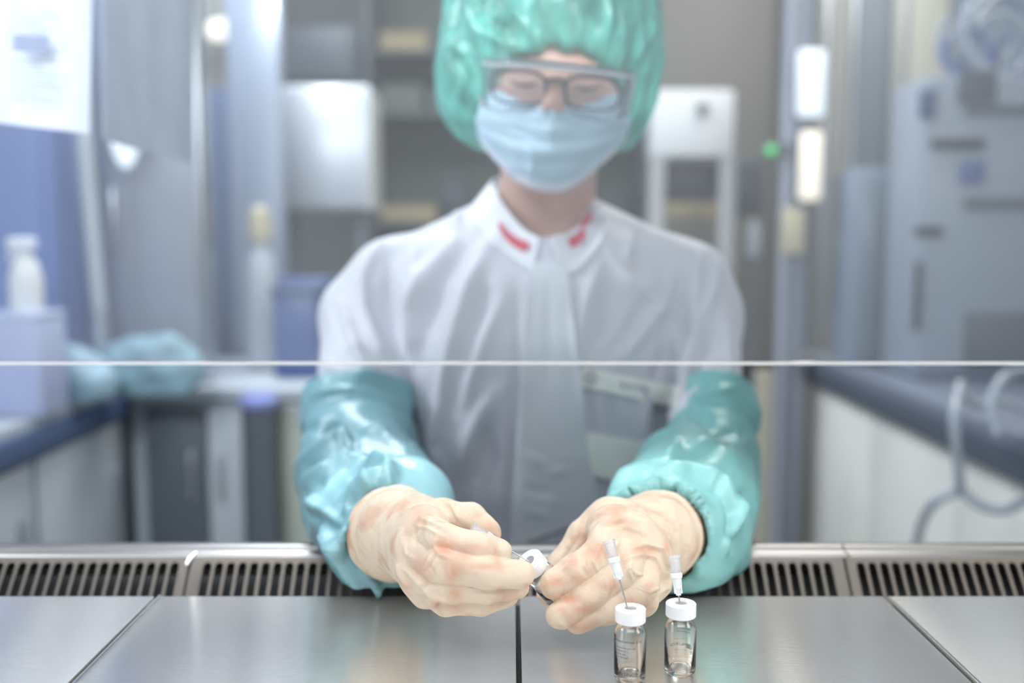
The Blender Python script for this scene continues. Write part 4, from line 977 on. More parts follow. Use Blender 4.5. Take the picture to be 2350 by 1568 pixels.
# ---- eyeglasses and goggles
def rr_loop(cx, cy, w_, h_, tilt, Dc, dside, n=36, pw=3.2):
    pts = []
    for i in range(n):
        a = 2 * math.pi * i / n; c_, s_ = math.cos(a), math.sin(a)
        x = w_ * abs(c_)**(2 / pw) * (1 if c_ > 0 else -1); y = h_ * abs(s_)**(2 / pw) * (1 if s_ > 0 else -1)
        pts.append(P(cx + x, cy - y + x * tilt + max(0, -y) * 0, Dc + dside * (x / w_)))
    return pts
gl_ = empty('eyeglasses', P(1275, 200, 0.90), parent=None); adopt(gl_, person)
for cx, cy, ds in ((1190, 200, -0.006), (1360, 214, 0.006)):
    pts = rr_loop(cx, cy, 62, 38, 0.06, 0.893, ds)
    mb = MB(); mb.tube(pts + pts[:1], 0.0013, 8, False); mb.build('rim', M['frame'], gl_)
    mb = MB(); up = [p for p in pts[1:18]]; mb.tube(up, 0.0018, 8); mb.build('brow_bar', M['frame'], gl_)
    inner = rr_loop(cx, cy, 60, 36, 0.06, 0.893, ds); ctr = sum(inner) / len(inner); V_ = []; F_ = []
    V_ = [ctr - K(cx, cy) * 0.0015] + inner; n_ = len(inner); F_ = [(0, i + 1, (i + 1) % n_ + 1) for i in range(n_)]
    me = np_mesh('lens', V_, F_); o = link_mesh('lens', me, M['lens'], gl_); md = o.modifiers.new('thick', 'SOLIDIFY'); md.thickness = 0.0012
mb = MB(); mb.tube([P(1250, 190, 0.888), P(1262, 183, 0.886), P(1288, 184, 0.886), P(1300, 196, 0.888)], 0.0022, 10); mb.build('bridge', M['frame'], gl_)
for pts in ([(1130, 182, 0.902), (1112, 186, 0.94), (1108, 196, 1.0)], [(1422, 200, 0.902), (1438, 204, 0.94), (1438, 210, 1.0)]):
    mb = MB(); mb.tube([P(*q) for q in pts], 0.0018, 8); mb.build('temple_arm', M['frame'], gl_)
gg = empty('safety_goggles', P(1278, 195, 0.88)); adopt(gg, person)
gtop = [(1104, 143, 0.935), (1122, 148, 0.895), (1190, 150, 0.868), (1278, 156, 0.862), (1366, 166, 0.868), (1436, 175, 0.895), (1456, 178, 0.935)]
gbot = [(1104, 238, 0.940), (1118, 246, 0.905), (1180, 252, 0.882), (1272, 258, 0.878), (1360, 262, 0.882), (1424, 266, 0.905), (1436, 264, 0.940)]
A = catmull(gtop, 40); B = catmull(gbot, 40)
solid_grid('goggle_lens', [[P(*(a + (b - a) * t)) for t in np.linspace(0, 1, 8)] for a, b in zip(A, B)], 0.0018, M['gogglelens'], gg)
back = [(x, y - 16, D + 0.024) for x, y, D in gtop]
C_ = catmull(back, 40)
solid_grid('top_shelf', [[P(*(a + (b - a) * t)) for t in np.linspace(0, 1, 4)] for a, b in zip(A, C_)], 0.002, M['clearplastic'], gg)
mb = MB(); mb.tube([P(*a) for a in A], 0.0016, 10); mb.build('lens_rim', M['shield'], gg)
mb = MB(); mb.tube([P(a[0], a[1] - 10, a[2] + 0.012) for a in A], 0.0016, 10); mb.build('brow_rail', M['frame'] if False else clear('grey_clear_rail', (0.55, 0.62, 0.66, 1), 0.1, 0.5, rgb(150, 168, 176), 1.5, True), gg)
mb = MB(); mb.tube([P(*a) for a in B], 0.0010, 10); mb.build('lens_rim', M['clearplastic'], gg)
for sx, q in ((-1, [(1104, 143, .935), (1095, 150, .985), (1092, 235, .985), (1104, 238, .940)]), (1, [(1456, 178, .935), (1462, 180, .985), (1446, 268, .985), (1436, 264, .940)])):
    G = [[P(*(np.array(q[0]) * (1 - s) * (1 - t) + np.array(q[1]) * s * (1 - t) + np.array(q[2]) * s * t + np.array(q[3]) * (1 - s) * t)) for t in np.linspace(0, 1, 8)] for s in np.linspace(0, 1, 8)]
    solid_grid('side_shield', G, 0.0022, M['shield'], gg)
    mb = MB(); mb.tube([P(*q[0]), P(*(np.array(q[0]) * .5 + np.array(q[3]) * .5)), P(*q[3])], 0.0022, 10); mb.build('corner_post', M['goggleframe'], gg)
#PART4
# ------------------------------------------------------------------ room
YB = 4.6
M['wallb'] = plain('painted_wall_grey_green', rgb(118, 120, 112), 0.6)
M['walll'] = plain('painted_wall_blue_grey', rgb(150, 166, 196), 0.5)
M['wallr'] = plain('painted_wall_grey', rgb(150, 154, 158), 0.5)
M['floor'] = plain('vinyl_floor', rgb(150, 152, 148), 0.35, 0, 0.1, 8)
M['ceil'] = plain('ceiling_panel_white', rgb(225, 226, 224), 0.7)
M['bluegrey'] = plain('blue_grey_lacquer', rgb(128, 142, 160), 0.4)
M['lightgrey'] = plain('light_grey_lacquer', rgb(176, 184, 192), 0.35)
M['white'] = plain('white_lacquer', rgb(228, 230, 232), 0.35)
M['cream'] = plain('cream_lacquer', rgb(236, 236, 230), 0.4)
M['darkblue'] = plain('dark_blue_edge', rgb(78, 96, 132), 0.45)
M['navy'] = plain('navy_plastic', rgb(66, 84, 116), 0.4)
M['blue'] = plain('blue_plastic', rgb(84, 102, 150), 0.35)
M['slate'] = plain('slate_panel', rgb(84, 92, 100), 0.45)
M['black'] = plain('black_plastic', rgb(48, 54, 62), 0.4)
M['olive'] = plain('olive_grey_panel', rgb(92, 98, 90), 0.6)
M['brown'] = plain('brown_grey_panel', rgb(112, 108, 102), 0.6)
M['beige'] = plain('beige_plastic', rgb(198, 188, 160), 0.5)
M['tan'] = plain('tan_cardboard', rgb(168, 152, 118), 0.7)
M['turq'] = plain('turquoise_drape', rgb(150, 180, 196), 0.5, 0, 0.08, 8, 0.4, 30)
M['ssteel'] = steel('satin_steel', (0.62, 0.65, 0.69, 1), 0.32, 0.02)
M['tubing'] = plain('grey_tubing', rgb(160, 170, 182), 0.35)
M['paper'] = plain('white_paper', rgb(236, 240, 250), 0.7)
M['green_led'] = emis('green_lamp', (0.1, 0.8, 0.2, 1), 0.25)
M['warmlamp'] = emis('warm_lamp', (1.0, 0.90, 0.74, 1), 0.62)
M['coollamp_glint'] = emis('cool_lamp_and_glint', (0.86, 0.93, 1.0, 1), 0.6)  # shared by the upright lamp and the oval reflection stand-in
M['viol'] = plain('lilac_lid', rgb(130, 140, 196), 0.4)
def S(name, a, b, m):
    mb = MB(); mb.box(a, b); o = mb.build(name, m, None, False); tag(o, kind='structure'); return o
S('floor', (-2.1, 1.25, -0.05), (2.2, YB, 0), M['floor']); S('floor', (-2.1, -1.2, -0.05), (2.2, 1.25, 0), M['floor'])
S('wall_back', (-2.1, YB, 0), (2.2, YB + 0.1, 2.7), M['wallb'])
S('wall_left', (-2.2, 0.9, 0), (-2.1, YB, 2.7), M['walll']); S('wall_right', (2.2, 0.9, 0), (2.3, YB, 2.7), M['wallr'])
S('ceiling', (-2.1, 0.9, 2.7), (2.2, YB, 2.8), M['ceil'])

def thing(name, label, cat, base, group=None): return tag(empty(name, tuple(base)), label, cat, group)
def bx(parent, name, a, b, m, bev=0.004, lab=None):
    mb = MB(); mb.box(a, b, bev); o = mb.build(name, m, parent); 
    if lab: o['label'] = lab
    return o
def box_px(px0, py0, px1, py1, y, depth):    # extents of a box whose front face fills this rectangle at distance y
    a = PY(px0, py1, y); b = PY(px1, py0, y); return (a[0], y, a[2]), (b[0], y + depth, b[2])

# L-shaped counter at left, its rear run along the back
yc = 2.35; zc = 0.75; xL = -0.935
t = thing('laboratory_counter', 'grey L-shaped counter at left with dark blue front edge', 'counter', (xL - 0.3, 2.0, 0))
bx(t, 'worktop', (-2.09, 1.0, zc), (xL, 3.0, zc + 0.03), M['lightgrey'])
bx(t, 'front_edge', (xL - 0.002, 1.0, zc - 0.045), (xL + 0.012, yc + 0.03, zc + 0.008), M['darkblue'], 0.003, 'dark blue edge strip')
bx(t, 'carcass', (-2.09, 1.0, 0.08), (xL - 0.02, 3.0, zc - 0.046), M['lightgrey'])
for k in range(3):
    d = bx(t, 'door', (xL - 0.018, 1.05 + k * 0.44, 0.1), (xL - 0.001, 1.47 + k * 0.44, zc - 0.055), M['lightgrey']); bx(d, 'handle', (xL - 0.002, 1.40 + k * 0.44, 0.45), (xL + 0.014, 1.415 + k * 0.44, 0.60), M['ssteel'])
t = thing('laboratory_counter', 'low grey counter run across the back, left of the technician', 'counter', (-0.5, 2.5, 0))
bx(t, 'worktop', (xL + 0.014, yc, zc - 0.005), (-0.32, 2.95, zc + 0.025), M['lightgrey'])
bx(t, 'carcass', (xL + 0.014, yc + 0.03, 0.08), (-0.32, 2.95, zc - 0.007), M['lightgrey'])
x0 = PY(330, 1000, yc)[0]; x1 = PY(470, 1000, yc)[0]
d = bx(t, 'door', (x0, yc + 0.008, 0.1), (x1, yc + 0.029, zc - 0.03), M['slate']); bx(d, 'handle', (x1 - 0.04, yc - 0.01, 0.5), (x1 - 0.028, yc + 0.0075, 0.62), M['ssteel'])
x2 = PY(575, 1000, yc)[0]
d = bx(t, 'door', (x1 + 0.004, yc + 0.008, 0.1), (x2, yc + 0.029, zc - 0.03), M['lightgrey']); bx(d, 'handle', (x1 + 0.03, yc - 0.01, 0.5), (x1 + 0.042, yc + 0.0075, 0.62), M['ssteel'])
x3 = PY(632, 1000, yc)[0]
bx(t, 'leg_panel', (x2 + 0.003, yc + 0.004, 0.0), (x3, yc + 0.029, zc - 0.02), M['slate'], 0.004)
bx(t, 'door', (x3 + 0.004, yc + 0.014, 0.1), (-0.325, yc + 0.029, zc - 0.03), plain('pale_green_front', rgb(168, 176, 166), 0.4))
c = PY(592, 912, yc - 0.06)
t = thing('pedal_bin', 'slim bin with a lilac blue lid before the back counter', 'bin', (c[0], yc - 0.06, 0))
mb = MB(); mb.lathe([(0, 0), (0.036, 0), (0.040, 0.02), (0.040, c[2] - 0.02), (0, c[2] - 0.02)], 32, Matrix.Translation((c[0], yc - 0.055, 0))); mb.build('bin_body', M['slate'], t)
mb = MB(); mb.lathe([(0.043, c[2] - 0.0195), (0.044, c[2] - 0.006), (0.036, c[2] + 0.006), (0, c[2] + 0.010)], 32, Matrix.Translation((c[0], yc - 0.055, 0))); mb.build('lid', M['viol'], t)

# things on the left counter
ZC = zc + 0.0302
def drape_heap(name, lab, cat, cx, cy, rx, ry, h, m, seed, z0=ZC):
    f = Field((cx - rx - 0.04, cy - ry - 0.04, z0 - 0.01), (cx + rx + 0.04, cy + ry + 0.04, z0 + h + 0.04), 0.012)
    f.ell((cx, cy, z0 + h * 0.35), (rx, ry, h * 0.65), 0.03); f.ell((cx + rx * 0.4, cy, z0 + h * 0.5), (rx * 0.5, ry * 0.7, h * 0.5), 0.04)
    V, Fc = f.mesh(1); N = vnorm(V, Fc); V = V + N * (0.03 * worley(V * np.array([14, 14, 18]) + seed) - 0.02)[:, None]; V[:, 2] = np.maximum(V[:, 2], z0)
    o = obj(name, V, Fc, m); tag(o, lab, cat); return o
a = PY(110, 800, 2.12); drape_heap('folded_drape', 'pale turquoise sterile drape heaped on the left counter nearest the camera', 'drape', a[0] - 0.07, 2.12, 0.22, 0.07, 0.12, M['turq'], 2)
a = PY(370, 790, 2.25); drape_heap('folded_drape', 'darker turquoise drape heaped on the counter corner', 'drape', a[0] - 0.03, 2.22, 0.13, 0.05, 0.13, plain('darker_turquoise', rgb(132, 164, 178), 0.5, 0, 0.1, 9), 7)
# spray bottle
zb_ = PY(62, 715, 1.98)[2]; xb_ = PY(62, 715, 1.98)[0]
t = thing('lilac_carton', 'pale lilac carton under the white spray bottle', 'carton', (xb_, 1.98, ZC)); bx(t, 'carton_body', (xb_ - 0.07, 1.92, ZC + 0.0005), (xb_ + 0.05, 2.04, zb_ - 0.012), plain('pale_lilac_card', rgb(176, 186, 220), 0.6)); bx(t, 'flap', (xb_ - 0.071, 1.919, zb_ - 0.0118), (xb_ + 0.051, 2.041, zb_), plain('lilac_card', rgb(186, 196, 226), 0.6), 0.002)
c = PY(62, 700, 1.98)
t = thing('spray_bottle', 'white spray bottle standing on the left counter', 'bottle', (c[0], 1.98, zb_))
hB = PY(62, 545, 1.98)[2] - zb_
T_ = Matrix.Translation((c[0], 1.98, zb_ + 0.0003))
mb = MB(); mb.lathe([(0, 0), (0.030, 0), (0.032, 0.01), (0.032, hB * 0.45), (0.024, hB * 0.65), (0.012, hB * 0.78), (0.012, hB * 0.82), (0, hB * 0.82)], 32, T_); mb.build('bottle_body', M['white'], t)
mb = MB(); mb.box((c[0] - 0.032, 1.968, zb_ + hB * 0.83), (c[0] + 0.024, 1.992, zb_ + hB * 1.0), 0.008); mb.tube([(c[0] - 0.018, 1.98, zb_ + hB * 0.86), (c[0] - 0.03, 1.98, zb_ + hB * 0.7)], 0.005, 8); mb.build('trigger_head', M['paper'], t)
# tall blue unit and grey unit at left
a, b = box_px(-160, 200, 105, 830, 2.25, 0.18)
t = thing('blue_cabinet', 'tall blue cabinet at the far left behind the spray bottle', 'cabinet', ((a[0] + b[0]) / 2, 2.4, ZC)); a = (a[0], a[1], ZC)
bx(t, 'cabinet_body', a, (b[0], b[1], 2.1), plain('mid_blue_lacquer', rgb(112, 138, 200), 0.4)); bx(t, 'door', (a[0] + 0.02, a[1] - 0.018, a[2] + 0.02), (b[0] - 0.02, a[1] - 0.001, 2.08), plain('mid_blue_door', rgb(120, 146, 208), 0.4))
a, b = box_px(100, 100, 262, 800, 2.75, 0.2)
t = thing('steel_locker', 'narrow grey locker between the blue cabinet and the slanted post', 'locker', ((a[0] + b[0]) / 2, 2.6, ZC))
bx(t, 'locker_body', (a[0], a[1], ZC), (b[0], b[1], 2.1), plain('mid_grey_steel', rgb(132, 138, 150), 0.4)); bx(t, 'door', (a[0] + 0.01, a[1] - 0.012, ZC + 0.02), (b[0] - 0.01, a[1] - 0.001, 2.08), plain('mid_grey_door', rgb(128, 134, 146), 0.4))
a, b = box_px(252, 20, 450, 860, 2.42, 0.08)
t = thing('stainless_cabinet', 'stainless cabinet with pale door beside the slanted post', 'cabinet', ((a[0] + b[0]) / 2, 2.6, ZC))
bx(t, 'cabinet_body', (a[0], a[1], ZC), (b[0], b[1], 2.15), M['ssteel']); d = bx(t, 'door', (a[0] + 0.012, a[1] - 0.016, ZC + 0.02), (b[0] - 0.012, a[1] - 0.001, 2.12), plain('pale_grey_door', rgb(166, 172, 186), 0.3, 0.3))
bx(d, 'handle', (a[0] + 0.03, a[1] - 0.04, 1.1), (a[0] + 0.042, a[1] - 0.017, 1.25), M['ssteel'])
# slanted pale post
t = thing('slanted_post', 'slanted pale metal post leaning before the steel cabinet', 'post', PY(230, 720, 2.3))
mb = MB(); p0 = PZ(228, 1, 1.0); pA = PY(228, 715, 2.3); pB = PY(176, 150, 2.3); pA[2] = max(pA[2], ZC + 0.03)
mb.tube([pA, pB], [0.017, 0.021], 16); mb.build('post_tube', plain('pale_tube', rgb(190, 198, 206), 0.35, 0.2), t)
mb = MB(); mb.tube([(pA[0], pA[1], ZC), (pA[0], pA[1], pA[2] + 0.01)], [0.024, 0.020], 24); mb.build('post_foot', M['ssteel'], t)

# reflected papers built as real sheets behind the sash, at left
def sheet(name, lab, corners, m, lines=None):
    A = [P(*c) for c in corners]            # tl, tr, br, bl
    G = [[A[0] * (1-s)*(1-t_) + A[1] * s*(1-t_) + A[2] * s*t_ + A[3] * (1-s)*t_ for t_ in np.linspace(0, 1, 12)] for s in np.linspace(0, 1, 8)]
    G = np.array(G); n_ = np.cross(G[-1, 0] - G[0, 0], G[0, -1] - G[0, 0]); n_ /= np.linalg.norm(n_)
    G += n_ * (0.004 * np.sin(np.linspace(0, 5, 8)))[:, None, None]
    o = solid_grid(name, G, 0.0006, m); tag(o, lab, 'paper'); return o, A
o, A = sheet('reflected_notice', 'white printed notice, a reflection built as a sheet at top left behind the glass', [(-90, -120, 0.92), (206, -120, 1.05), (200, 308, 1.05), (-90, 268, 0.92)], M['paper'])
mb = MB(); rnd = random.Random(3)
def onsheet(s, t_): return A[0] * (1-s)*(1-t_) + A[1] * s*(1-t_) + A[2] * s*t_ + A[3] * (1-s)*t_
bm = bmesh.new()
def patch(s0, s1, t0, t1):
    q = []
    for s, t_ in ((s0, t0), (s1, t0), (s1, t1), (s0, t1)):
        p = onsheet(s, t_); q.append(bm.verts.new(p + (CAM - p) / np.linalg.norm(CAM - p) * 0.006))
    bm.faces.new(q)
for r_ in range(14):
    tt = 0.30 + r_ * 0.021; patch(0.34, 0.34 + rnd.uniform(0.25, 0.5), tt, tt + 0.006)
patch(0.38, 0.66, 0.49, 0.585)
for r_ in range(10):
    tt = 0.63 + r_ * 0.025; patch(0.36, 0.36 + rnd.uniform(0.2, 0.5), tt, tt + 0.006)
me = bpy.data.meshes.new('printed_lines'); bm.to_mesh(me); bm.free(); link_mesh('printed_lines', me, plain('faded_blue_print', rgb(160, 170, 205), 0.7), o, False)
sheet('reflected_sheet', 'translucent blue grey sheet built in place of a reflection beside the notice', [(236, -160, 1.05), (440, -160, 1.22), (438, 378, 1.22), (238, 318, 1.05)], clear('reflected_blue_sheet', (0.82, 0.86, 0.93, 1), 0.3, 0.45, (0.72, 0.78, 0.88, 1), 1.4))
# oval wall lamp, and a glowing oval standing in for a steel reflection
def lamp(lab, px, py, y, rx, rz, m, name='lamp_or_glint'):
    c = PY(px, py, y); t = thing(name, lab, 'lamp', c)
    mb = MB(); mb.lathe([(0, -0.02), (rx * 0.8, -0.02), (rx, -0.008), (rx * 0.9, 0.004), (0, 0.012)], 32, Matrix.Translation(Vector(c)) @ Matrix.Rotation(math.pi / 2, 4, 'X') @ Matrix.Diagonal((1, rz / rx, 1, 1)))
    mb.build('diffuser', m, t)
    mb = MB(); mb.lathe([(0, -0.05), (rx * 0.7, -0.05), (rx * 0.85, -0.021), (0, -0.021)], 32, Matrix.Translation(Vector(c)) @ Matrix.Rotation(math.pi / 2, 4, 'X') @ Matrix.Diagonal((1, rz / rx, 1, 1)))
    mb.build('lamp_housing', M['ssteel'], t)
lamp('tall glowing white oval in place of a reflection between the two reflected sheets', 283, 295, 2.30, 0.034, 0.09, M['coollamp_glint'])
lamp('small warm oval lamp high on the wall left of the bright post', 506, 68, 3.4, 0.058, 0.037, M['warmlamp'])

# back-left group
a, b = box_px(468, -100, 548, 196, 3.5, 0.1); t = thing('wall_panel', 'greige wall panel behind the warm oval lamp', 'panel', (a[0], 3.5, 0)); bx(t, 'panel_board', (a[0] - 0.03, 3.5, 0.0), (b[0], 3.6, 2.4), plain('greige', rgb(136, 136, 130), 0.6))
a, b = box_px(464, 200, 540, 840, 3.2, 0.25); t = thing('tall_blue_locker', 'tall narrow dark blue locker left of the bright post', 'locker', (a[0], 3.3, 0)); bx(t, 'locker_body', (a[0], a[1], 0.02), b, plain('deep_blue', rgb(84, 100, 130), 0.4)); bx(t, 'door', (a[0] + 0.008, a[1] - 0.012, 0.1), (b[0] - 0.008, a[1] - 0.001, b[2] - 0.02), plain('deep_blue_door', rgb(88, 106, 138), 0.4))
a, b = box_px(552, -120, 632, 1300, 3.0, 0.08); t = thing('steel_post', 'wide pale steel post left of the white reflection box', 'post', (a[0], 3.0, 0)); bx(t, 'post_profile', (a[0], 3.0, 0.02), (b[0], 3.08, 2.69), plain('pale_blue_steel', rgb(160, 170, 186), 0.35, 0.2), 0.006); bx(t, 'base_plate', (a[0] - 0.03, 2.97, 0), (b[0] + 0.03, 3.11, 0.02), M['ssteel'])
c = PY(598, 580, 2.7); z0 = ZC
t = thing('reagent_bottle', 'white bottle with a round beige cap at the foot of the steel post', 'bottle', (c[0], 2.7, z0)); hB = PY(600, 470, 2.7)[2] - z0
T_ = Matrix.Translation((c[0], 2.7, z0)); mb = MB(); mb.lathe([(0, 0), (0.040, 0), (0.042, 0.01), (0.042, hB * 0.55), (0.035, hB * 0.68), (0.022, hB * 0.75), (0.022, hB * 0.78), (0, hB * 0.78)], 32, T_); mb.build('bottle_body', M['lightgrey'], t)
mb = MB(); mb.lathe([(0.030, hB * 0.781), (0.033, hB * 0.85), (0.026, hB * 0.97), (0, hB)], 32, T_); mb.build('bottle_cap', M['beige'], t)
# white box and added spot standing in for a ceiling-light reflection
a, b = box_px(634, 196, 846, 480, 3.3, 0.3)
t = thing('reflection_box', 'white box lit by an added spot in place of a reflection, left of the technician', 'cabinet', (a[0], 3.4, 0))
bx(t, 'cabinet_body', a, b, M['white']); bx(t, 'leg', (a[0] + 0.02, a[1] + 0.05, 0.0), (a[0] + 0.06, a[1] + 0.1, a[2] - 0.001), M['slate']); bx(t, 'leg', (b[0] - 0.06, a[1] + 0.05, 0.0), (b[0] - 0.02, a[1] + 0.1, a[2] - 0.001), M['slate'])  # body and legs of the added reflection box, not a real cabinet
zt_ = PY(600, 196, 3.3)[2]; zl = PY(600, 330, 3.3)[2]
bx(t, 'door', (a[0] + 0.01, a[1] - 0.014, a[2] + 0.01), (b[0] - 0.01, a[1] - 0.001, b[2] - 0.01), plain('reflection_box_door', rgb(196, 202, 210), 0.3, 0.4))
la = bpy.data.lights.new('box_fill_spot', 'SPOT'); la.energy = 9; la.spot_size = math.radians(70); la.spot_blend = 0.9; la.color = (0.93, 0.96, 1); la.shadow_soft_size = 0.05  # spot added only to brighten the white box
lo_ = bpy.data.objects.new('box_fill_spot', la); COL.objects.link(lo_); lo_.location = (a[0] + 0.10, 2.95, zt_ + 0.25); lo_.rotation_euler = (Vector((a[0] + 0.12, 3.3, (zt_ + a[2]) / 2 + 0.03)) - lo_.location).to_track_quat('-Z', 'Y').to_euler()
# blue crates below the white box and dark block above
a, b = box_px(640, 500, 760, 640, 2.9, 0.15); t = thing('storage_crate', 'grey blue crate on the back counter under the white reflection box', 'crate', (a[0], 2.9, ZC), 'blue crates on the back counter'); zz = a[2]
bx(t, 'crate_body', (a[0], 2.78, ZC), (b[0], 2.97, zz), M['navy']); bx(t, 'crate_rim', (a[0] - 0.008, 2.772, zz - 0.02), (b[0] + 0.008, 2.978, zz + 0.004), M['blue'])
a2_, b2_ = box_px(650, 660, 740, 830, 2.6, 0.15); t = thing('storage_crate', 'lower blue crate in front of the grey blue one', 'crate', (a2_[0], 2.5, ZC), 'blue crates on the back counter')
bx(t, 'crate_body', (a2_[0], 2.50, ZC), (b2_[0], 2.66, b2_[2]), M['blue']); bx(t, 'crate_rim', (a2_[0] - 0.006, 2.494, b2_[2] - 0.016), (b2_[0] + 0.006, 2.666, b2_[2] + 0.004), M['navy'])
a, b = box_px(640, 60, 815, 196, 4.0, 0.3); t = thing('dark_shelf_unit', 'dark grey wall unit above the white reflection box', 'shelf', (a[0], 4.1, a[2])); bx(t, 'unit_body', a, (b[0], YB - 0.001, b[2]), M['slate']); bx(t, 'door', (a[0] + 0.02, a[1] - 0.02, a[2] + 0.02), (b[0] - 0.02, a[1] - 0.001, b[2] - 0.02), M['slate'])
# rear shelving with boxes behind the technician
a, b = box_px(850, 36, 1480, 1200, 4.2, 0.35)
t = thing('rear_shelving', 'dark olive shelving along the back wall behind the technician', 'shelf', ((a[0] + b[0]) / 2, 4.3, 0))
for x in (a[0], 0.15, b[0]): bx(t, 'upright', (x, 4.2, 0), (x + 0.03, 4.55, 2.3), M['slate'])
zsh = [PY(1000, q, 4.2)[2] for q in (112, 255, 508, 760, 1000)]
for z_ in zsh: bx(t, 'shelf_board', (a[0] + 0.031, 4.2, z_ - 0.02), (0.149, 4.55, z_), M['olive']); bx(t, 'shelf_board', (0.181, 4.2, z_ - 0.02), (b[0] - 0.001, 4.55, z_), M['olive'])
bx(t, 'back_panel', (a[0], 4.551, 0), (b[0] + 0.03, 4.57, 2.3), M['olive'])
bxs = [(872, 66, 980, 108, 'tan'), (985, 200, 1010, 252, 'slate'), (870, 190, 970, 252, 'olive'), (872, 468, 1000, 505, 'tan'), (1380, 440, 1470, 510, 'black'), (1010, 400, 1080, 500, 'black'), (1490, 520, 1640, 570, 'beige')]
for i, (x0_, y0_, x1_, y1_, mm) in enumerate(bxs[:6]):
    a, b = box_px(x0_, y0_, x1_, y1_, 4.22, 0.2); zz = max([z_ for z_ in zsh if z_ <= b[2] - 0.03] or [0.5]); hgt = b[2] - a[2]
    labs = ['flat tan box on the top shelf left of the green cap', 'narrow grey box on the second shelf close to the green cap', 'olive box on the shelf below the flat tan box', 'long tan box on the shelf just above the left shoulder', 'black box behind the right side of the neck', 'black box behind the left side of the mask']
    t = thing('storage_box', labs[i], 'box', ((a[0] + b[0]) / 2, 4.3, zz), 'boxes on the rear shelving')
    bx(t, 'box_body', (a[0], 4.22, zz + 0.0005), (b[0], 4.42, zz + hgt * 0.8), M[mm]); bx(t, 'lid', (a[0] - 0.004, 4.216, zz + hgt * 0.8), (b[0] + 0.004, 4.424, zz + hgt), M[mm])

# white wall dispenser with a dark monitor between two rails
a, b = box_px(1496, 205, 1688, 360, 3.2, 0.14)
t = thing('control_cabinet', 'white control cabinet on two rails right of the green cap', 'cabinet', ((a[0] + b[0]) / 2, 3.2, 0))
bx(t, 'cabinet_body', a, b, M['white'], 0.012); kx = PY(1612, 250, 3.185)
mb = MB(); mb.lathe([(0, -0.004), (0.016, -0.004), (0.020, 0.01), (0.0, 0.012)], 24, Matrix.Translation(Vector((kx[0], 3.19, kx[2]))) @ Matrix.Rotation(math.pi / 2, 4, 'X')); mb.build('lock_knob', M['slate'], t)
for q in (1488, 1650):
    a1_ = PY(q, 465, 3.22); b1_ = PY(q + 38, 362, 3.22); bx(t, 'rail', (a1_[0], 3.2, 0.0), (b1_[0], 3.24, a[2] - 0.001), plain('grey_rail', rgb(160, 162, 164), 0.4, 0.3), 0.004)
aa, bb = box_px(1530, 372, 1648, 462, 3.3, 0.05); m_ = bx(t, 'monitor', aa, bb, M['black'], 0.006, 'dark screen below the white cabinet')
# low yellow-brown boxes
a, b = box_px(1480, 500, 1760, 900, 3.5, 0.4); t = thing('brown_cupboard', 'brown grey cupboard behind the right shoulder', 'cupboard', ((a[0] + b[0]) / 2, 3.7, 0))
bx(t, 'cupboard_body', (a[0], 3.5, 0), (b[0], 3.9, b[2]), plain('umber_panel', rgb(96, 94, 82), 0.5)); mid = (a[0] + b[0]) / 2
for q0, q1 in ((a[0] + 0.01, mid - 0.004), (mid + 0.004, b[0] - 0.01)):
    d = bx(t, 'door', (q0, 3.484, 0.06), (q1, 3.499, b[2] - 0.02), plain('umber_door', rgb(92, 90, 80), 0.5)); bx(d, 'handle', (q1 - 0.05, 3.46, 0.8), (q1 - 0.035, 3.4835, 0.95), M['ssteel'])
ztop = b[2]
a, b = box_px(1540, 480, 1650, 505, 3.52, 0.2); t = thing('storage_box', 'yellowish flat box on the brown cupboard behind the right shoulder', 'box', (a[0], 3.6, ztop)); bx(t, 'box_body', (a[0], 3.52, ztop + 0.0005), (b[0], 3.72, ztop + 0.06), M['tan']); bx(t, 'lid', (a[0] - 0.004, 3.516, ztop + 0.06), (b[0] + 0.004, 3.724, ztop + 0.075), M['beige'])
a, b = box_px(1690, 380, 1752, 470, 3.55, 0.2); t = thing('black_case', 'black case on the brown cupboard left of the bright post', 'case', (a[0], 3.6, ztop)); bx(t, 'case_body', (a[0], 3.55, ztop + 0.0005), (b[0], 3.75, ztop + 0.18), M['black']); bx(t, 'lid', (a[0], 3.549, ztop + 0.181), (b[0], 3.751, ztop + 0.21), M['slate'])
a, b = box_px(1715, 500, 1745, 590, 3.4, 0.03); t = thing('tall_bottle', 'slim pale bottle before the brown cupboard', 'bottle', (a[0], 3.42, 0)); xx = (a[0] + b[0]) / 2
mb = MB(); mb.lathe([(0, 0), (0.05, 0), (0.05, 0.01), (0.012, 0.03), (0.012, a[2]), (0, a[2])], 24, Matrix.Translation((xx, 3.40, 0))); mb.build('stand', M['slate'], t)
mb = MB(); mb.lathe([(0, a[2] + 0.0005), (0.020, a[2] + 0.0005), (0.022, a[2] + 0.02), (0.022, b[2] - 0.04), (0.01, b[2] - 0.01), (0.01, b[2]), (0, b[2])], 24, Matrix.Translation((xx, 3.40, 0))); mb.build('bottle_body', M['lightgrey'], t)
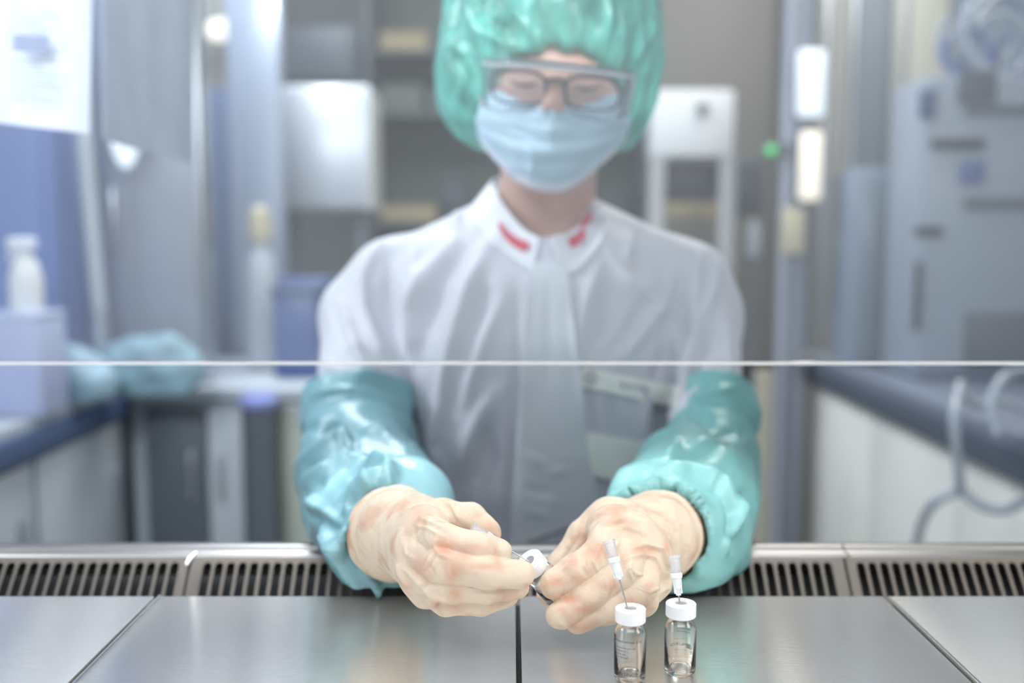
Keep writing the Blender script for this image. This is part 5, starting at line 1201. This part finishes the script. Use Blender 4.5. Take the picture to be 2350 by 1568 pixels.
# brown partition upper right
a, b = box_px(1500, -140, 1784, 340, 4.0, 0.1); t = thing('partition', 'brown grey partition above the white control cabinet', 'partition', ((a[0] + b[0]) / 2, 4.05, 0)); bx(t, 'partition_board', (a[0], 4.0, 0), (b[0], 4.1, 2.69), M['brown']); bx(t, 'skirting', (a[0], 3.985, 0), (b[0], 3.999, 0.1), M['slate'])
c = PY(1768, 345, 2.88); t = thing('signal_lamp', 'small green signal lamp left of the bright post', 'lamp', c); mb = MB(); mb.lathe([(0, 0), (0.014, 0), (0.014, 0.012), (0, 0.016)], 20, Matrix.Translation(Vector(c)) @ Matrix.Rotation(math.pi / 2, 4, 'X')); mb.build('lens', M['green_led'], t); mb = MB(); mb.box((c[0] - 0.016, c[1] + 0.0005, c[2] - 0.02), (c[0] + 0.06, c[1] + 0.03, c[2] + 0.02), 0.003); mb.build('housing', M['slate'], t)
# right post with two lamps
a, b = box_px(1790, -120, 1826, 800, 2.9, 0.06); t = thing('aluminium_post', 'pale aluminium post right of centre with two upright lamps', 'post', (a[0], 2.9, 0))
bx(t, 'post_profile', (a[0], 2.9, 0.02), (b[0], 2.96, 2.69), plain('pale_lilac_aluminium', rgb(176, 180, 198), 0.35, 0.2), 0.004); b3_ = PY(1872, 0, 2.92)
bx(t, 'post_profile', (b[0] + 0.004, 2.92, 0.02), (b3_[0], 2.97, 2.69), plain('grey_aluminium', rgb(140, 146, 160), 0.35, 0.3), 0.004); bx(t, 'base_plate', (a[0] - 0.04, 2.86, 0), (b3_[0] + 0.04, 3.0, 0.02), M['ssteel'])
for (q0, r0, q1, r1, mm, lab) in ((1832, 112, 1898, 268, M['coollamp_glint'], 'cool upright lamp high on the aluminium post'), (1836, 300, 1890, 460, M['warmlamp'], 'warm upright lamp on the aluminium post below the cool one')):
    a, b = box_px(q0, r0, q1, r1, 2.84, 0.03); t = thing('upright_lamp', lab, 'lamp', (a[0], 2.86, a[2]), 'lamps on the aluminium post')
    bx(t, 'diffuser', a, b, mm, 0.012); bx(t, 'lamp_housing', (a[0] + 0.004, 2.871, a[2] + 0.004), (b[0] - 0.004, 2.915, b[2] - 0.004), M['ssteel'])
a, b = box_px(1798, 478, 1850, 585, 2.86, 0.03); t = thing('junction_box', 'beige junction box on the aluminium post below the lamps', 'box', (a[0], 2.87, a[2])); bx(t, 'box_body', a, (b[0], 2.899, b[2]), M['beige'], 0.006); bx(t, 'box_cover', (a[0] + 0.006, 2.855, a[2] + 0.006), (b[0] - 0.006, 2.8595, b[2] - 0.006), M['beige'], 0.001)
# right counter with cream fronts
xR = 0.90
t = thing('laboratory_counter', 'long right counter with cream white fronts and dark edge', 'counter', (1.3, 2.2, 0))
bx(t, 'worktop', (xR, 1.0, zc), (2.19, 3.0, zc + 0.03), plain('grey_blue_worktop', rgb(122, 130, 146), 0.35)); bx(t, 'front_edge', (xR - 0.012, 1.0, zc - 0.05), (xR + 0.002, 3.0, zc + 0.01), plain('slate_edge', rgb(92, 100, 114), 0.4), 0.003, 'dark slate edge strip')
bx(t, 'carcass', (xR + 0.03, 1.0, 0.0), (2.19, 3.0, zc - 0.051), M['cream'])
for k in range(4):
    y0_ = 1.02 + k * 0.49; d = bx(t, 'door', (xR + 0.012, y0_, 0.03), (xR + 0.029, y0_ + 0.485, zc - 0.06), M['cream'])
a, b = box_px(1880, 860, 1985, 1250, 3.0, 0.05); t = thing('end_panel', 'grey end panel at the far end of the right counter', 'panel', (a[0], 3.05, 0)); bx(t, 'panel_board', (a[0] - 0.05, 3.02, 0), (b[0] + 0.1, 3.06, zc + 0.03), plain('warm_grey_panel', rgb(150, 148, 144), 0.5)); bx(t, 'foot', (a[0] - 0.05, 3.004, 0), (b[0] + 0.1, 3.0195, 0.05), M['slate'])
a, b = box_px(1700, 800, 1778, 1250, 2.6, 0.03); t = thing('swing_door', 'beige grey door leaf edge right of the right sleeve', 'door', (a[0], 2.6, 0)); bx(t, 'door_leaf', (a[0] + 0.03, 2.6, 0.0), (b[0], 2.63, PY(1700, 850, 2.6)[2]), plain('khaki_grey', rgb(160, 158, 144), 0.5)); bx(t, 'kick_plate', (a[0] + 0.035, 2.594, 0.02), (b[0] - 0.005, 2.5995, 0.2), M['ssteel'])
# tall panels behind
def panel(px0, px1, py0, y, m, name, lab, cat='panel', d=0.08, z0=0.0):
    a = PY(px0, py0, y); b = PY(px1, py0, y); t = thing(name, lab, cat, ((a[0] + b[0]) / 2, y, z0)); bx(t, 'panel_board', (a[0], y, z0), (b[0], y + d, min(a[2], 2.69)), m); bx(t, 'edge_trim', (a[0], y - 0.008, z0), (a[0] + 0.02, y - 0.0005, min(a[2], 2.69)), M['ssteel'])
panel(1900, 1960, -140, 3.3, plain('greige_panel', rgb(146, 144, 140), 0.5), 'wall_panel', 'greige panel just right of the aluminium post')
panel(1964, 2072, -140, 3.5, plain('steel_blue_panel', rgb(112, 122, 134), 0.5), 'wall_panel', 'blue grey tall panel right of the aluminium post')
panel(2078, 2186, -140, 3.4, plain('ivory_panel', rgb(182, 182, 170), 0.5), 'wall_panel', 'ivory tall panel above the grey machine')
panel(2190, 2420, -140, 3.45, M['bluegrey'], 'wall_panel', 'blue grey panel at the far right behind the machine')
# grey machine on the right counter
ZR = zc + 0.0302
a, b = box_px(1950, 385, 2070, 860, 2.75, 0.2); t = thing('incubator', 'plain grey blue incubator on the right counter beside the aluminium post', 'incubator', ((a[0] + b[0]) / 2, 2.8, ZR)); bx(t, 'housing', (a[0], 2.75, ZR), (b[0], 2.95, b[2]), M['bluegrey'], 0.01); d = bx(t, 'door', (a[0] + 0.01, 2.734, ZR + 0.03), (b[0] - 0.01, 2.749, b[2] - 0.03), plain('smoky_door', rgb(122, 134, 148), 0.3)); bx(d, 'handle', (b[0] - 0.035, 2.71, 1.0), (b[0] - 0.02, 2.7335, 1.2), M['slate'])
a, b = box_px(2100, 190, 2190, 840, 2.45, 0.3); t = thing('filling_machine', 'tall light grey filling machine on the right counter with dark slots', 'machine', ((a[0] + b[0]) / 2, 2.5, ZR))
x0_, x1_ = a[0], PY(2420, 0, 2.45)[0]
bx(t, 'housing', (x0_, 2.45, ZR), (x1_, 2.68, 1.52), plain('machine_grey', rgb(150, 160, 174), 0.35), 0.012)
for (q0, r0, q1, r1, mm, nm) in ((2110, 205, 2150, 272, 'darkblue', 'display'), (2220, 240, 2400, 262, 'slate', 'slot'), (2140, 318, 2262, 342, 'black', 'slot'), (2215, 455, 2400, 480, 'slate', 'slot'), (2205, 370, 2262, 420, 'blue', 'button_panel'), (2100, 520, 2165, 542, 'black', 'slot'), (2096, 600, 2118, 760, 'black', 'side_vent'), (2215, 720, 2400, 840, 'slate', 'lower_bay'), (2200, 160, 2290, 235, 'slate', 'display')):
    a, b = box_px(q0, r0, q1, r1, 2.438, 0.0115); bx(t, nm, a, b, M[mm], 0.003)
for (q, r_, y, rr, mm, lab) in ((2270, 30, 2.2, 0.05, 'blue', 'blue tangle of cable ties above the machine'),):
    c = PY(q, 60, 2.5); t2 = thing('tube_bundle', 'bundle of looped blue and pale tubes on top of the machine', 'tubing', (c[0], 2.55, 1.525))
    for k in range(9):
        a0 = rnd.uniform(0, 6.28); r1_ = rnd.uniform(0.05, 0.11); cx_ = c[0] + rnd.uniform(-0.05, 0.14); cy_ = 2.58 + rnd.uniform(-0.05, 0.06)
        pts = [(cx_ + r1_ * math.cos(a0 + s * 5.2), cy_ + 0.02 * math.sin(3 * s), 1.54 + r1_ + r1_ * math.sin(a0 + s * 5.2)) for s in np.linspace(0, 1, 24)]
        mb = MB(); mb.tube(pts, 0.008, 8); mb.build('tube_loop', M['blue'] if k % 3 == 0 else M['tubing'], t2)
# hoses hanging over the right counter edge
t = thing('grey_hose', 'grey branched hose hanging over the front of the right counter', 'hose', P(2200, 1000, 1.75))
hs = [[(2205, 880, 1.80), (2190, 960, 1.72), (2200, 1080, 1.72), (2205, 1130, 1.75)], [(2205, 1125, 1.75), (2150, 1150, 1.76), (2120, 1190, 1.8), (2105, 1250, 1.85), (2100, 1320, 1.9)], [(2205, 1125, 1.75), (2250, 1160, 1.72), (2310, 1170, 1.7), (2380, 1130, 1.65)],
      [(2205, 900, 1.80), (2240, 930, 1.78), (2300, 920, 1.78), (2400, 960, 1.75)], [(2290, 1000, 1.70), (2275, 930, 1.72), (2300, 870, 1.75), (2350, 850, 1.78), (2400, 860, 1.8)]]
for h in hs:
    pts = [P(*q) for q in catmull(h, 24)]
    for p in pts: p[0] = min(p[0], 9)
    mb = MB(); mb.tube(pts, 0.0085, 10); mb.build('hose_branch', M['tubing'], t)
a, b = box_px(2140, 850, 2350, 905, 1.9, 0.1)
